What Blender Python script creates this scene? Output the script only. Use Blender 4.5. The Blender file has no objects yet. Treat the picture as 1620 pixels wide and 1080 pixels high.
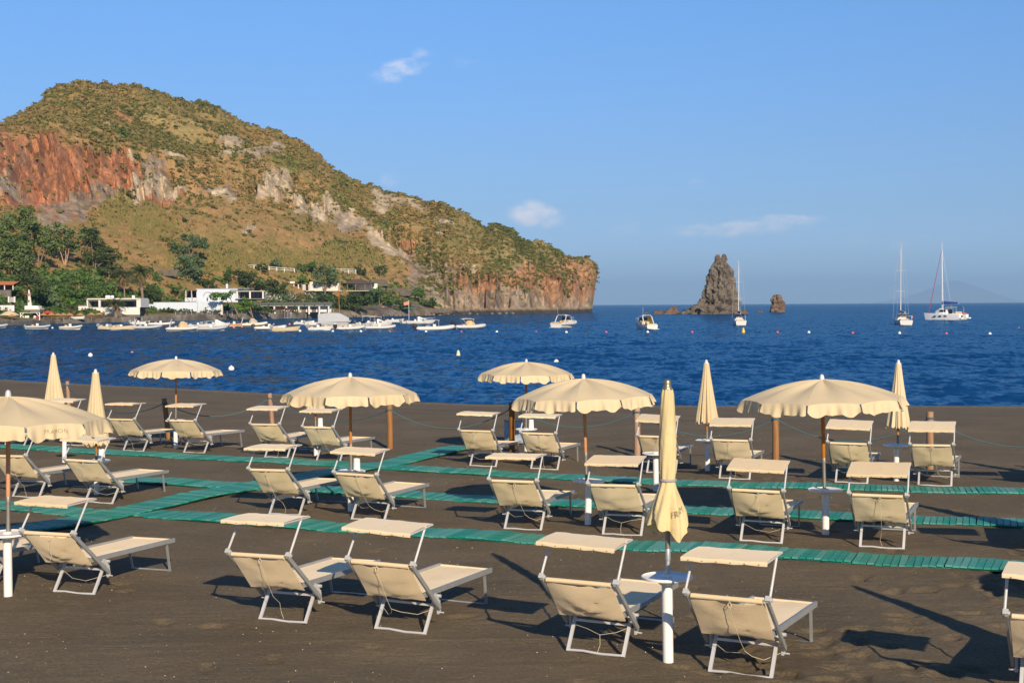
import bpy, math, random
import numpy as np
from mathutils import Vector, Matrix

R = math.radians
rng = np.random.default_rng(11)
random.seed(5)
S = bpy.context.scene
COL = S.collection

# ------------------------------------------------------------------ camera
CAM_Z, F = 3.15, 2160.0                      # eye height; focal length in pixels of a 1620 px wide frame
pitch, roll = math.atan(57.3 / F), math.atan(0.00588)
fwd = Vector((0, math.cos(pitch), -math.sin(pitch)))
up0 = Vector((0, math.sin(pitch), math.cos(pitch)))
rt0 = Vector((1, 0, 0))
upv = up0 * math.cos(roll) + rt0 * math.sin(roll)
rtv = rt0 * math.cos(roll) - up0 * math.sin(roll)
cam_d = bpy.data.cameras.new('camera')
cam_d.lens, cam_d.sensor_width, cam_d.sensor_fit = 48.0, 36.0, 'HORIZONTAL'
cam_d.clip_start, cam_d.clip_end = 0.2, 80000
cam = bpy.data.objects.new('camera', cam_d)
COL.objects.link(cam)
M4 = Matrix.Identity(4)
for i in range(3):
    M4[i][0], M4[i][1], M4[i][2] = rtv[i], upv[i], -fwd[i]
M4[0][3], M4[1][3], M4[2][3] = 0, 0, CAM_Z
cam.matrix_world = M4
S.camera = cam

# ------------------------------------------------------------------ light
SUN_EL = R(24.3)
sun_h = Vector((0.296, -0.955, 0)).normalized()          # horizontal direction towards the sun
sun_dir = Vector((sun_h.x * math.cos(SUN_EL), sun_h.y * math.cos(SUN_EL), math.sin(SUN_EL)))
sd = bpy.data.lights.new('sun', 'SUN')
sd.energy, sd.angle, sd.color = 5.0, R(0.53), (1.0, 0.84, 0.62)
so = bpy.data.objects.new('sun', sd)
COL.objects.link(so)
so.rotation_euler = sun_dir.to_track_quat('Z', 'Y').to_euler()
so.location = (20, -40, 30)

world = bpy.data.worlds.new('World')
S.world = world
world.use_nodes = True
SKY_STRENGTH = 0.105
S.view_settings.view_transform = 'Standard'
S.view_settings.look = 'None'
S.view_settings.exposure = 0.46
S.view_settings.gamma = 1.0
S.view_settings.use_curve_mapping = False
S.cycles.use_denoising = True
S.cycles.max_bounces = 6
S.cycles.diffuse_bounces = 3
S.cycles.glossy_bounces = 3
S.cycles.transparent_max_bounces = 8
S.cycles.volume_bounces = 0
S.cycles.sample_clamp_indirect = 6.0


def nd(nt, t, **kw):
    n = nt.nodes.new(t)
    for k, v in kw.items():
        if k == 'inp':
            for a, b in v.items():
                n.inputs[a].default_value = b
        else:
            setattr(n, k, v)
    return n


def build_world():
    nt = world.node_tree
    nt.nodes.clear()
    L = nt.links.new
    out = nd(nt, 'ShaderNodeOutputWorld')
    bg = nd(nt, 'ShaderNodeBackground', inp={'Strength': SKY_STRENGTH})
    sky = nd(nt, 'ShaderNodeTexSky', sky_type='NISHITA', sun_disc=False, sun_elevation=SUN_EL,
             sun_rotation=math.atan2(sun_h.x, sun_h.y), altitude=0, air_density=1.0, dust_density=0.0, ozone_density=6.0)
    tc = nd(nt, 'ShaderNodeTexCoord')
    # thin fair-weather clouds: noise inside a few soft patches of the sky dome
    sep = nd(nt, 'ShaderNodeSeparateXYZ')
    L(tc.outputs['Generated'], sep.inputs[0])

    def mth(op, a, b=None, c=None, clamp=False):
        m = nd(nt, 'ShaderNodeMath', operation=op, use_clamp=clamp)
        for i, v in enumerate((a, b, c)):
            if v is None:
                continue
            if isinstance(v, (int, float)):
                m.inputs[i].default_value = v
            else:
                L(v, m.inputs[i])
        return m.outputs[0]
    az = mth('ARCTAN2', sep.outputs[0], sep.outputs[1])
    el = mth('ARCSINE', sep.outputs[2])
    mp = nd(nt, 'ShaderNodeMapping', inp={'Scale': (1, 1, 1.9)})
    L(tc.outputs['Generated'], mp.inputs[0])
    nz = nd(nt, 'ShaderNodeTexNoise', inp={'Scale': 70.0, 'Detail': 9.0, 'Roughness': 0.60, 'Distortion': 0.25})
    L(mp.outputs[0], nz.inputs[0])
    cover = None
    # azimuth, elevation, half width, half height (degrees), density, slant
    for a, e, w, h, d, sl in ((-4.6, 9.75, 1.5, 0.55, .72, .30), (-3.9, 10.25, .55, .38, .5, .25), (-2.2, 9.9, 1.6, 0.3, .28, -.05), (0.85, 3.85, 1.05, 0.62, 1.15, 0), (1.55, 3.65, .9, .5, .8, 0),
                              (9.3, 3.1, 3.6, 0.40, .80, .05), (11.4, 3.40, 1.8, .36, .75, .0), (10.5, 1.4, 2.6, .3, .30, 0), (7.4, 5.0, .8, .22, .42, 0),
                              (-5.0, 5.25, .55, .36, .50, 0), (4.9, 3.2, 1.0, .4, .35, .2), (4.1, 1.2, .9, .16, .5, 0), (15.5, 2.3, 3.5, .5, .35, .03),
                              (-40, 8, 9, 1.5, .7, 0), (38, 6, 8, 1.2, .7, 0), (75, 9, 10, 2, .7, 0), (-85, 7, 12, 2, .7, 0), (140, 10, 14, 2, .7, 0), (-150, 8, 14, 2, .7, 0)):
        da = mth('SUBTRACT', az, R(a))
        de = mth('SUBTRACT', mth('SUBTRACT', el, R(e)), mth('MULTIPLY', da, sl))
        q = mth('ADD', mth('POWER', mth('ABSOLUTE', mth('DIVIDE', da, R(w))), 2.0), mth('POWER', mth('ABSOLUTE', mth('DIVIDE', de, R(h))), 2.0))
        k = mth('MULTIPLY', mth('SUBTRACT', 1.25, q, clamp=True), d)
        cover = k if cover is None else mth('MAXIMUM', cover, k)
    mask = mth('MULTIPLY', mth('SUBTRACT', mth('ADD', mth('MULTIPLY', nz.outputs[0], 2.6), mth('MULTIPLY', cover, .9)), 1.50, clamp=True), 1.0, clamp=True)
    mask = mth('MULTIPLY', mask, mth('MULTIPLY', cover, 1.0, clamp=True))
    cl = nd(nt, 'ShaderNodeMix', data_type='RGBA', inp={'B': (6.8, 6.6, 7.1, 1)})
    L(mask, cl.inputs[0])
    hs = nd(nt, 'ShaderNodeHueSaturation', inp={'Saturation': 1.12, 'Value': 1.0})
    L(sky.outputs[0], hs.inputs['Color'])
    # clearer, bluer maritime air towards the horizon than the sky model gives
    ev = nd(nt, 'ShaderNodeMapRange', inp={'From Min': 0, 'From Max': R(40)})
    L(el, ev.inputs[0])
    er = nd(nt, 'ShaderNodeValToRGB')
    ee = er.color_ramp.elements
    ee[0].position, ee[0].color = 0.0, (.64, .80, 1.25, 1)
    ee[1].position, ee[1].color = 1.0, (.93, .87, .86, 1)
    for ps, cc in ((.05, (.60, .66, .92, 1)), (.10, (.62, .62, .76, 1)), (.16, (.74, .68, .78, 1)), (.33, (1.0, .91, .96, 1))):
        q_ = ee.new(ps)
        q_.color = cc
    L(ev.outputs[0], er.inputs[0])
    tm = nd(nt, 'ShaderNodeMix', data_type='RGBA', blend_type='MULTIPLY', inp={0: 1.0})
    L(hs.outputs[0], tm.inputs['A'])
    L(er.outputs[0], tm.inputs['B'])
    L(tm.outputs['Result'], cl.inputs['A'])
    L(cl.outputs['Result'], bg.inputs['Color'])
    L(bg.outputs[0], out.inputs[0])


build_world()

# ------------------------------------------------------------------ pixel <-> place helpers (layout measured on the photo)


def ray(px, py):
    return fwd + rtv * ((px - 810) / F) + upv * ((540 - py) / F)


def P(px, py, z=0.0):
    d = ray(px, py)
    return Vector((0, 0, CAM_Z)) + d * ((z - CAM_Z) / d.z)


def PD(px, py, D):
    d = ray(px, py)
    return Vector((0, 0, CAM_Z)) + d * (D / d.y)


# ------------------------------------------------------------------ numpy noise


def _h(ix, iy, iz):
    n = (ix * 374761393 + iy * 668265263 + iz * 1274126177) & 0xffffffff
    n = ((n ^ (n >> 13)) * 1274126177) & 0xffffffff
    return ((n ^ (n >> 16)) & 0xffff) / 65535.0


def vnoise(x, y, z=0.0):
    x, y, z = np.broadcast_arrays(np.asarray(x, float), np.asarray(y, float), np.asarray(z, float))
    x0, y0, z0 = np.floor(x), np.floor(y), np.floor(z)
    fx, fy, fz = x - x0, y - y0, z - z0
    fx, fy, fz = (t * t * t * (t * (t * 6 - 15) + 10) for t in (fx, fy, fz))
    ix, iy, iz = x0.astype(np.int64), y0.astype(np.int64), z0.astype(np.int64)

    def c(a, b, d):
        return _h(ix + a, iy + b, iz + d)
    x00 = c(0, 0, 0) * (1 - fx) + c(1, 0, 0) * fx
    x10 = c(0, 1, 0) * (1 - fx) + c(1, 1, 0) * fx
    x01 = c(0, 0, 1) * (1 - fx) + c(1, 0, 1) * fx
    x11 = c(0, 1, 1) * (1 - fx) + c(1, 1, 1) * fx
    return ((x00 * (1 - fy) + x10 * fy) * (1 - fz) + (x01 * (1 - fy) + x11 * fy) * fz) * 2 - 1


def fbm(x, y, z=0.0, o=4, g=0.5):
    s, a, f = 0.0, 1.0, 1.0
    for i in range(o):
        s = s + a * vnoise(np.asarray(x) * f + 17.3 * i, np.asarray(y) * f - 9.1 * i, np.asarray(z) * f + 4.7 * i)
        a, f = a * g, f * 2.03
    return s


def sstep(a, b, x):
    t = np.clip((x - a) / (b - a), 0, 1)
    return t * t * (3 - 2 * t)


# ------------------------------------------------------------------ mesh builder


class MB:
    def __init__(self):
        self.v, self.f, self.m = [], [], []
        self.cur = 0

    def add(self, vs, fs):
        o = len(self.v)
        self.v += [tuple(p) for p in vs]
        for q in fs:
            self.f.append(tuple(i + o for i in q))
            self.m.append(self.cur)
        return self

    def box(self, c, s, rz=0.0, rx=0.0, ry=0.0, taper=1.0):
        hx, hy, hz = s[0] / 2, s[1] / 2, s[2] / 2
        rot = Matrix.Rotation(rz, 3, 'Z') @ Matrix.Rotation(ry, 3, 'Y') @ Matrix.Rotation(rx, 3, 'X')
        vs = []
        for z, k in ((-hz, 1.0), (hz, taper)):
            for x, y in ((-hx, -hy), (hx, -hy), (hx, hy), (-hx, hy)):
                vs.append(rot @ Vector((x * k, y * k, z)) + Vector(c))
        return self.add(vs, [(3, 2, 1, 0), (4, 5, 6, 7), (0, 1, 5, 4), (1, 2, 6, 5), (2, 3, 7, 6), (3, 0, 4, 7)])

    def bar(self, a, b, w, h, upd=(0, 0, 1)):
        """rectangular bar from a to b; w across, h along upd"""
        a, b = Vector(a), Vector(b)
        d = (b - a).normalized()
        s = d.cross(Vector(upd)).normalized() * (w / 2)
        u = s.cross(d).normalized() * (h / 2)
        vs = [p + x + y for p in (a, b) for x, y in ((-s, -u), (s, -u), (s, u), (-s, u))]
        return self.add(vs, [(3, 2, 1, 0), (4, 5, 6, 7), (0, 1, 5, 4), (1, 2, 6, 5), (2, 3, 7, 6), (3, 0, 4, 7)])

    def tube(self, pts, r, n=8, cap=True):
        pts = [Vector(p) for p in pts]
        rr = r if hasattr(r, '__len__') else [r] * len(pts)
        o = len(self.v)
        prev = None
        for i, p in enumerate(pts):
            d = (pts[min(i + 1, len(pts) - 1)] - pts[max(i - 1, 0)])
            if d.length < 1e-9:
                d = Vector((0, 0, 1))
            d.normalize()
            ref = prev if prev is not None else (Vector((0, 0, 1)) if abs(d.z) < 0.9 else Vector((1, 0, 0)))
            s = d.cross(ref)
            if s.length < 1e-6:
                s = d.cross(Vector((0, 1, 0)))
            s.normalize()
            u = s.cross(d).normalized()
            prev = u
            for k in range(n):
                a = 2 * math.pi * k / n
                self.v.append(tuple(p + (s * math.cos(a) + u * math.sin(a)) * rr[i]))
        for i in range(len(pts) - 1):
            for k in range(n):
                q = (o + i * n + k, o + i * n + (k + 1) % n, o + (i + 1) * n + (k + 1) % n, o + (i + 1) * n + k)
                self.f.append(q)
                self.m.append(self.cur)
        if cap:
            self.f.append(tuple(o + k for k in reversed(range(n))))
            self.f.append(tuple(o + (len(pts) - 1) * n + k for k in range(n)))
            self.m += [self.cur] * 2
        return self

    def lathe(self, prof, n=16, c=(0, 0, 0), cap=True):
        """prof: list of (radius, z)"""
        o = len(self.v)
        for r, z in prof:
            for k in range(n):
                a = 2 * math.pi * k / n
                self.v.append((c[0] + r * math.cos(a), c[1] + r * math.sin(a), c[2] + z))
        for i in range(len(prof) - 1):
            for k in range(n):
                self.f.append((o + i * n + k, o + i * n + (k + 1) % n, o + (i + 1) * n + (k + 1) % n, o + (i + 1) * n + k))
                self.m.append(self.cur)
        if cap:
            self.f.append(tuple(o + k for k in reversed(range(n))))
            self.f.append(tuple(o + (len(prof) - 1) * n + k for k in range(n)))
            self.m += [self.cur] * 2
        return self

    def loft(self, secs, closed=False, cap=True):
        """secs: list of equal-length point lists"""
        n = len(secs[0])
        o = len(self.v)
        for s in secs:
            self.v += [tuple(p) for p in s]
        kk = n if closed else n - 1
        for i in range(len(secs) - 1):
            for k in range(kk):
                self.f.append((o + i * n + k, o + i * n + (k + 1) % n, o + (i + 1) * n + (k + 1) % n, o + (i + 1) * n + k))
                self.m.append(self.cur)
        if cap:
            self.f.append(tuple(o + k for k in reversed(range(n))))
            self.f.append(tuple(o + (len(secs) - 1) * n + k for k in range(n)))
            self.m += [self.cur] * 2
        return self

    def mesh(self, name, mats, smooth=False):
        me = bpy.data.meshes.new(name)
        me.from_pydata(self.v, [], self.f)
        for mt in (mats if isinstance(mats, (list, tuple)) else [mats]):
            me.materials.append(mt)
        me.polygons.foreach_set('material_index', self.m)
        if smooth:
            me.polygons.foreach_set('use_smooth', [True] * len(me.polygons))
            if smooth != 'all':
                me.set_sharp_from_angle(angle=R(42))
        me.update()
        return me

    def build(self, name, mats, parent=None, smooth=False, loc=None, rz=0.0):
        o = bpy.data.objects.new(name, self.mesh(name, mats, smooth))
        COL.objects.link(o)
        if parent is not None:
            o.parent = parent
        if loc is not None:
            o.location = loc
        if rz:
            o.rotation_euler.z = rz
        return o


def npmesh(name, V, quads, mat, smooth=True, attrs=None):
    me = bpy.data.meshes.new(name)
    V = np.asarray(V, np.float32)
    Q = np.asarray(quads, np.int32)
    k = Q.shape[1]
    me.vertices.add(len(V))
    me.vertices.foreach_set('co', V.ravel())
    me.loops.add(Q.size)
    me.loops.foreach_set('vertex_index', Q.ravel())
    me.polygons.add(len(Q))
    me.polygons.foreach_set('loop_start', np.arange(0, Q.size, k, dtype=np.int32))
    me.polygons.foreach_set('loop_total', np.full(len(Q), k, np.int32))
    me.update(calc_edges=True)
    if smooth:
        me.polygons.foreach_set('use_smooth', np.ones(len(Q), bool))
    for an, av in (attrs or {}).items():
        av = np.asarray(av, np.float32)
        if av.ndim == 2:
            a = me.attributes.new(an, 'FLOAT_COLOR', 'POINT')
            a.data.foreach_set('color', np.concatenate([av, np.ones((len(av), 1), np.float32)], 1).ravel())
        else:
            a = me.attributes.new(an, 'FLOAT', 'POINT')
            a.data.foreach_set('value', av)
    me.materials.append(mat)
    me.validate()
    return me


def gridquads(nu, nv):
    i = np.arange(nu - 1)[:, None]
    j = np.arange(nv - 1)[None, :]
    a = (i * nv + j).ravel()
    return np.stack([a, a + nv, a + nv + 1, a + 1], 1)


def tag(o, label=None, cat=None, group=None, kind=None):
    for k, v in (('label', label), ('category', cat), ('group', group), ('kind', kind)):
        if v:
            o[k] = v
    return o


def empty(name, loc=(0, 0, 0), rz=0.0):
    o = bpy.data.objects.new(name, None)
    o.empty_display_size = 0.2
    COL.objects.link(o)
    o.location = loc
    o.rotation_euler = (0, 0, rz)
    return o


def copy_tree(o, parent=None):
    c = o.copy()
    COL.objects.link(c)
    if parent is not None:
        c.parent = parent
    for ch in CHILD.get(o.name, ()):
        copy_tree(ch, c)
    return c


CHILD = {}


def index_children(*roots):
    """record the children of finished prototypes once, so that copying stays cheap"""
    for r in roots:
        CHILD[r.name] = list(r.children)
        index_children(*r.children)


# ------------------------------------------------------------------ materials


def mat(name, col, rough=0.6, metal=0.0, var=0.0, vscale=3.0, bump=0.0, bscale=20.0, spec=0.5, trans=0.0, objvar=0.0, coord='Object', stretch=(1, 1, 1), dirt=None):
    m = bpy.data.materials.new(name)
    m.use_nodes = True
    nt = m.node_tree
    L = nt.links.new
    b = nt.nodes['Principled BSDF']
    b.inputs['Base Color'].default_value = (*col, 1)
    b.inputs['Roughness'].default_value = rough
    b.inputs['Metallic'].default_value = metal
    b.inputs['Specular IOR Level'].default_value = spec
    tc = nd(nt, 'ShaderNodeTexCoord')
    mp = nd(nt, 'ShaderNodeMapping', inp={'Scale': stretch})
    L(tc.outputs[coord], mp.inputs[0])
    src = None
    if var or objvar or dirt:
        rgb = nd(nt, 'ShaderNodeRGB')
        rgb.outputs[0].default_value = (*col, 1)
        src = rgb.outputs[0]
        if var:
            nz = nd(nt, 'ShaderNodeTexNoise', inp={'Scale': vscale, 'Detail': 5.0, 'Roughness': 0.6})
            L(mp.outputs[0], nz.inputs[0])
            mr = nd(nt, 'ShaderNodeMapRange', inp={'From Min': 0.25, 'From Max': 0.75, 'To Min': 1 - var, 'To Max': 1 + var})
            L(nz.outputs[0], mr.inputs[0])
            hs = nd(nt, 'ShaderNodeHueSaturation')
            L(src, hs.inputs['Color'])
            L(mr.outputs[0], hs.inputs['Value'])
            src = hs.outputs[0]
        if objvar:
            oi = nd(nt, 'ShaderNodeObjectInfo')
            mr = nd(nt, 'ShaderNodeMapRange', inp={'To Min': 1 - objvar, 'To Max': 1 + objvar})
            L(oi.outputs['Random'], mr.inputs[0])
            hs = nd(nt, 'ShaderNodeHueSaturation')
            L(src, hs.inputs['Color'])
            L(mr.outputs[0], hs.inputs['Value'])
            mr2 = nd(nt, 'ShaderNodeMapRange', inp={'To Min': 1 + objvar, 'To Max': 1 - objvar})
            L(oi.outputs['Random'], mr2.inputs[0])
            L(mr2.outputs[0], hs.inputs['Saturation'])
            src = hs.outputs[0]
        if dirt:
            dc, dlo, dhi, dsc = dirt
            nz = nd(nt, 'ShaderNodeTexNoise', inp={'Scale': dsc, 'Detail': 6.0, 'Roughness': 0.65})
            L(mp.outputs[0], nz.inputs[0])
            mr = nd(nt, 'ShaderNodeMapRange', inp={'From Min': dlo, 'From Max': dhi})
            L(nz.outputs[0], mr.inputs[0])
            mx = nd(nt, 'ShaderNodeMix', data_type='RGBA', inp={'B': (*dc, 1)})
            L(mr.outputs[0], mx.inputs[0])
            L(src, mx.inputs['A'])
            src = mx.outputs['Result']
        L(src, b.inputs['Base Color'])
    if bump:
        nz = nd(nt, 'ShaderNodeTexNoise', inp={'Scale': bscale, 'Detail': 4.0, 'Roughness': 0.6})
        L(mp.outputs[0], nz.inputs[0])
        bp = nd(nt, 'ShaderNodeBump', inp={'Strength': bump, 'Distance': 0.02})
        L(nz.outputs[0], bp.inputs['Height'])
        L(bp.outputs[0], b.inputs['Normal'])
    if trans:
        tr = nd(nt, 'ShaderNodeBsdfTranslucent', inp={'Color': (col[0], col[1] * .86, col[2] * .62, 1)})
        mx = nd(nt, 'ShaderNodeMixShader', inp={0: trans})
        L(b.outputs[0], mx.inputs[1])
        L(tr.outputs[0], mx.inputs[2])
        L(mx.outputs[0], nt.nodes['Material Output'].inputs[0])
    return m


M = {
    'canvas': mat('cream canvas', (.68, .55, .345), .85, var=.06, vscale=2.2, trans=.18, objvar=.045, bump=.15, bscale=9, dirt=((.52, .36, .19), .60, .80, 2.0)),
    'canvas_old': mat('yellowed canvas', (.68, .545, .285), .85, var=.08, vscale=3, trans=.15, bump=.3, bscale=14, dirt=((.42, .31, .15), .58, .78, 3)),
    'mesh_fabric': mat('sling fabric', (.80, .635, .40), .8, var=.05, vscale=3, trans=.14, objvar=.05, bump=.12, bscale=30, dirt=((.47, .33, .18), .60, .82, 2.6)),
    'stain': mat('rusty stain', (.40, .22, .09), .9),
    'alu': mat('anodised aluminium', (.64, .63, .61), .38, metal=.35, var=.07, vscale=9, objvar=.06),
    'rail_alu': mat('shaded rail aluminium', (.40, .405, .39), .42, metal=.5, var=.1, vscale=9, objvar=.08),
    'alu_dull': mat('dull aluminium', (.50, .52, .53), .48, metal=.7, var=.1, vscale=7),
    'plastic_grey': mat('grey plastic', (.42, .42, .41), .55, var=.06),
    'plastic_white': mat('white plastic', (.78, .75, .71), .45, var=.05, vscale=4, objvar=.04, dirt=((.55, .42, .28), .66, .9, 5)),
    'cord': mat('thin cord', (.62, .54, .38), .8),
    'wood_pole': mat('varnished wood', (.40, .165, .048), .5, var=.22, vscale=7, stretch=(4, 4, .6), objvar=.18),
    'wood_post': mat('weathered wood', (.27, .135, .055), .75, var=.35, vscale=6, stretch=(3, 3, .35), bump=.4, bscale=30, objvar=.28),
    'steel': mat('grey steel', (.26, .24, .21), .5, metal=.6, var=.2, vscale=6),
    'mat_green': mat('green plastic duckboard', (.034, .255, .200), .6, var=.16, vscale=5, objvar=.20, dirt=((.145, .205, .150), .50, .78, 7)),
    'rope': mat('blue green rope', (.055, .115, .125), .85),
    'ink': mat('grey print', (.33, .27, .17), .85),
    'bag': mat('clear plastic bag', (.42, .50, .62), .25, var=.2, vscale=8, bump=.8, bscale=14, trans=.35),
}
for k_ in ('mesh_fabric', 'canvas'):             # woven cloth catches light at a glancing view
    b_ = M[k_].node_tree.nodes['Principled BSDF']
    b_.inputs['Sheen Weight'].default_value = .55 if k_ == 'mesh_fabric' else .15
    b_.inputs['Sheen Roughness'].default_value = .45
    b_.inputs['Sheen Tint'].default_value = (1.0, .86, .66, 1)

# ================================================================== beach, sea, land
SEA_Z = -1.0
shore_px = [(-500, 588), (-250, 590), (0, 599), (100, 605), (250, 612), (450, 622), (600, 632), (750, 638), (900, 640), (1200, 640), (1620, 641), (2100, 641)]
sp = [P(x, y, SEA_Z) for x, y in shore_px]
shx = np.array([-170, -110, -75] + [p.x for p in sp] + [60, 200])
shy = np.array([300, 185, 125] + [p.y for p in sp] + [52, 40])
o_ = np.argsort(shx)
shx, shy = shx[o_], shy[o_]


def shore_y(x):
    return np.interp(x, shx, shy)


def ground_z(x, y):
    x, y = np.asarray(x, float), np.asarray(y, float)
    d = shore_y(x) - y
    z = -1.0 * np.power(1 - np.clip(d / 22.0, 0, 1), 1.25)
    z = np.where(d < 0, -1.0 + d * 0.07, z)
    z = z + 0.035 * fbm(x / 5.0, y / 5.0, 1.0, 2) * sstep(6, 20, d) * sstep(4, 9, y)
    return z


def gz(p):
    return float(ground_z(p[0], p[1]))


def build_beach():
    xs = np.concatenate([np.arange(-170, -60, 4), np.arange(-60, -13, .6), np.arange(-13, -6.6, .1), np.arange(-6.6, 6.6, .036), np.arange(6.6, 13, .1), np.arange(13, 40, .6), np.arange(40, 202, 6)])
    ys = np.concatenate([np.arange(-30, 8, 1.5), np.arange(8, 9.4, .2), np.arange(9.4, 15.5, .036), np.arange(15.5, 30, .085), np.arange(30, 50, .3), np.arange(50, 110, .8), np.arange(110, 330, 6)])
    X, Y = np.meshgrid(xs, ys, indexing='ij')
    Z = ground_z(X, Y)
    d = shore_y(X) - Y
    near = sstep(6, 9, Y) * (1 - sstep(27, 34, Y)) * (1 - sstep(11, 14, np.abs(X)))
    # soft trampled relief, thin rake lines and scattered footprints
    Z = Z + near * (0.0075 * fbm(X / .7, Y / .5, 3, 3) + .0032 * fbm(X / .11, Y / .11, 5, 2) + 0.005 * vnoise(X / 1.6, Y / .12, 7))
    fp = np.zeros_like(Z)
    ps = [(3.1, 10.6), (2.6, 11.4), (3.6, 11.2), (2.9, 10.2), (0.6, 10.6), (5.2, 14.6), (-4.6, 12.9), (3.3, 12.4)]
    for k in range(190):
        if k % 2:
            cx, cy = ps[k % len(ps)]
            cx, cy = cx + rng.normal(0, .8), cy + rng.normal(0, .6)
        else:
            cx, cy = rng.uniform(-8, 8), rng.uniform(9, 26)
        an = rng.uniform(0, 3.14)
        i0, i1 = np.searchsorted(xs, (cx - .5, cx + .5))
        j0, j1 = np.searchsorted(ys, (cy - .5, cy + .5))
        dx, dy = X[i0:i1, j0:j1] - cx, Y[i0:i1, j0:j1] - cy
        u, w = dx * math.cos(an) + dy * math.sin(an), -dx * math.sin(an) + dy * math.cos(an)
        q = (u / .17) ** 2 + (w / .085) ** 2
        fp[i0:i1, j0:j1] += np.where(q < 1, -.034 * (1 - q) ** .7, 0) + .005 * np.exp(-(np.sqrt(q) - 1.35) ** 2 / .12)
    Z = Z + np.clip(fp, -.034, .008) * near
    V = np.stack([X.ravel(), Y.ravel(), Z.ravel()], 1)
    wet = np.clip(sstep(3.2, .3, d) if False else 1 - sstep(.4, 2.6, d), 0, 1).ravel()
    peb = (np.exp(-((d - 3.6) / 2.2) ** 2)).ravel()
    m = bpy.data.materials.new('dark volcanic sand')
    m.use_nodes = True
    nt = m.node_tree
    L = nt.links.new
    b = nt.nodes['Principled BSDF']
    b.inputs['Roughness'].default_value = .9
    b.inputs['Specular IOR Level'].default_value = .25
    tc = nd(nt, 'ShaderNodeTexCoord')

    def noise(sc, det, rough=.6, stretch=None):
        n = nd(nt, 'ShaderNodeTexNoise', inp={'Scale': sc, 'Detail': det, 'Roughness': rough})
        if stretch:
            mp = nd(nt, 'ShaderNodeMapping', inp={'Scale': stretch})
            L(tc.outputs['Object'], mp.inputs[0])
            L(mp.outputs[0], n.inputs[0])
        else:
            L(tc.outputs['Object'], n.inputs[0])
        return n
    cr = nd(nt, 'ShaderNodeValToRGB')
    cr.color_ramp.elements[0].position, cr.color_ramp.elements[0].color = .30, (.118, .089, .053, 1)
    cr.color_ramp.elements[1].position, cr.color_ramp.elements[1].color = .72, (.184, .140, .086, 1)
    big = noise(.55, 7.0, .62)
    L(big.outputs[0], cr.inputs[0])
    grain = noise(26.0, 7.0, .78)
    gm = nd(nt, 'ShaderNodeMapRange', inp={'From Min': .25, 'From Max': .75, 'To Min': .52, 'To Max': 1.48})
    L(grain.outputs[0], gm.inputs[0])
    hs = nd(nt, 'ShaderNodeHueSaturation')
    L(cr.outputs[0], hs.inputs['Color'])
    L(gm.outputs[0], hs.inputs['Value'])
    # pale pumice and shell grit
    vo = nd(nt, 'ShaderNodeTexVoronoi', inp={'Scale': 9.0})
    L(tc.outputs['Object'], vo.inputs[0])
    vs = nd(nt, 'ShaderNodeSeparateColor')
    L(vo.outputs['Color'], vs.inputs[0])
    th = nd(nt, 'ShaderNodeMath', operation='MULTIPLY', inp={1: .055})
    L(vs.outputs[0], th.inputs[0])
    lt = nd(nt, 'ShaderNodeMath', operation='LESS_THAN')
    L(vo.outputs['Distance'], lt.inputs[0])
    L(th.outputs[0], lt.inputs[1])
    pk = nd(nt, 'ShaderNodeMath', operation='GREATER_THAN', inp={1: .80})
    L(vs.outputs[1], pk.inputs[0])
    mul = nd(nt, 'ShaderNodeMath', operation='MULTIPLY')
    L(lt.outputs[0], mul.inputs[0])
    L(pk.outputs[0], mul.inputs[1])
    mx = nd(nt, 'ShaderNodeMix', data_type='RGBA', inp={'B': (.36, .30, .21, 1)})
    L(mul.outputs[0], mx.inputs[0])
    L(hs.outputs[0], mx.inputs['A'])
    # tide line grit and wet edge
    ap = nd(nt, 'ShaderNodeAttribute', attribute_name='peb')
    pn = noise(5.5, 4.0, .7, (1, .45, 1))
    pm = nd(nt, 'ShaderNodeMapRange', inp={'From Min': .48, 'From Max': .60})
    L(pn.outputs[0], pm.inputs[0])
    pmm = nd(nt, 'ShaderNodeMath', operation='MULTIPLY')
    L(ap.outputs['Fac'], pmm.inputs[0])
    L(pm.outputs[0], pmm.inputs[1])
    mx2 = nd(nt, 'ShaderNodeMix', data_type='RGBA', inp={'B': (.32, .265, .15, 1)})
    L(pmm.outputs[0], mx2.inputs[0])
    L(mx.outputs['Result'], mx2.inputs['A'])
    aw = nd(nt, 'ShaderNodeAttribute', attribute_name='wet')
    mx3 = nd(nt, 'ShaderNodeMix', data_type='RGBA', inp={'B': (.055, .044, .034, 1)})
    L(aw.outputs['Fac'], mx3.inputs[0])
    L(mx2.outputs['Result'], mx3.inputs['A'])
    L(mx3.outputs['Result'], b.inputs['Base Color'])
    rm = nd(nt, 'ShaderNodeMapRange', inp={'To Min': .92, 'To Max': .45})
    L(aw.outputs['Fac'], rm.inputs[0])
    L(rm.outputs[0], b.inputs['Roughness'])
    rake = noise(5.0, 5.0, .65, (.5, 3.2, 1))
    ad = nd(nt, 'ShaderNodeMath', operation='ADD')
    fine = noise(38.0, 5.0, .75)
    L(rake.outputs[0], ad.inputs[0])
    L(fine.outputs[0], ad.inputs[1])
    bp = nd(nt, 'ShaderNodeBump', inp={'Strength': .8, 'Distance': .03})
    L(ad.outputs[0], bp.inputs['Height'])
    L(bp.outputs[0], b.inputs['Normal'])
    me = npmesh('beach', V, gridquads(len(xs), len(ys)), m, True, {'wet': wet, 'peb': peb})
    o = bpy.data.objects.new('beach', me)
    COL.objects.link(o)
    tag(o, 'dark grey volcanic sand beach sloping gently to the water', kind='structure')
    # scattered shell and pumice chips
    V, Q = [], []
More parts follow.
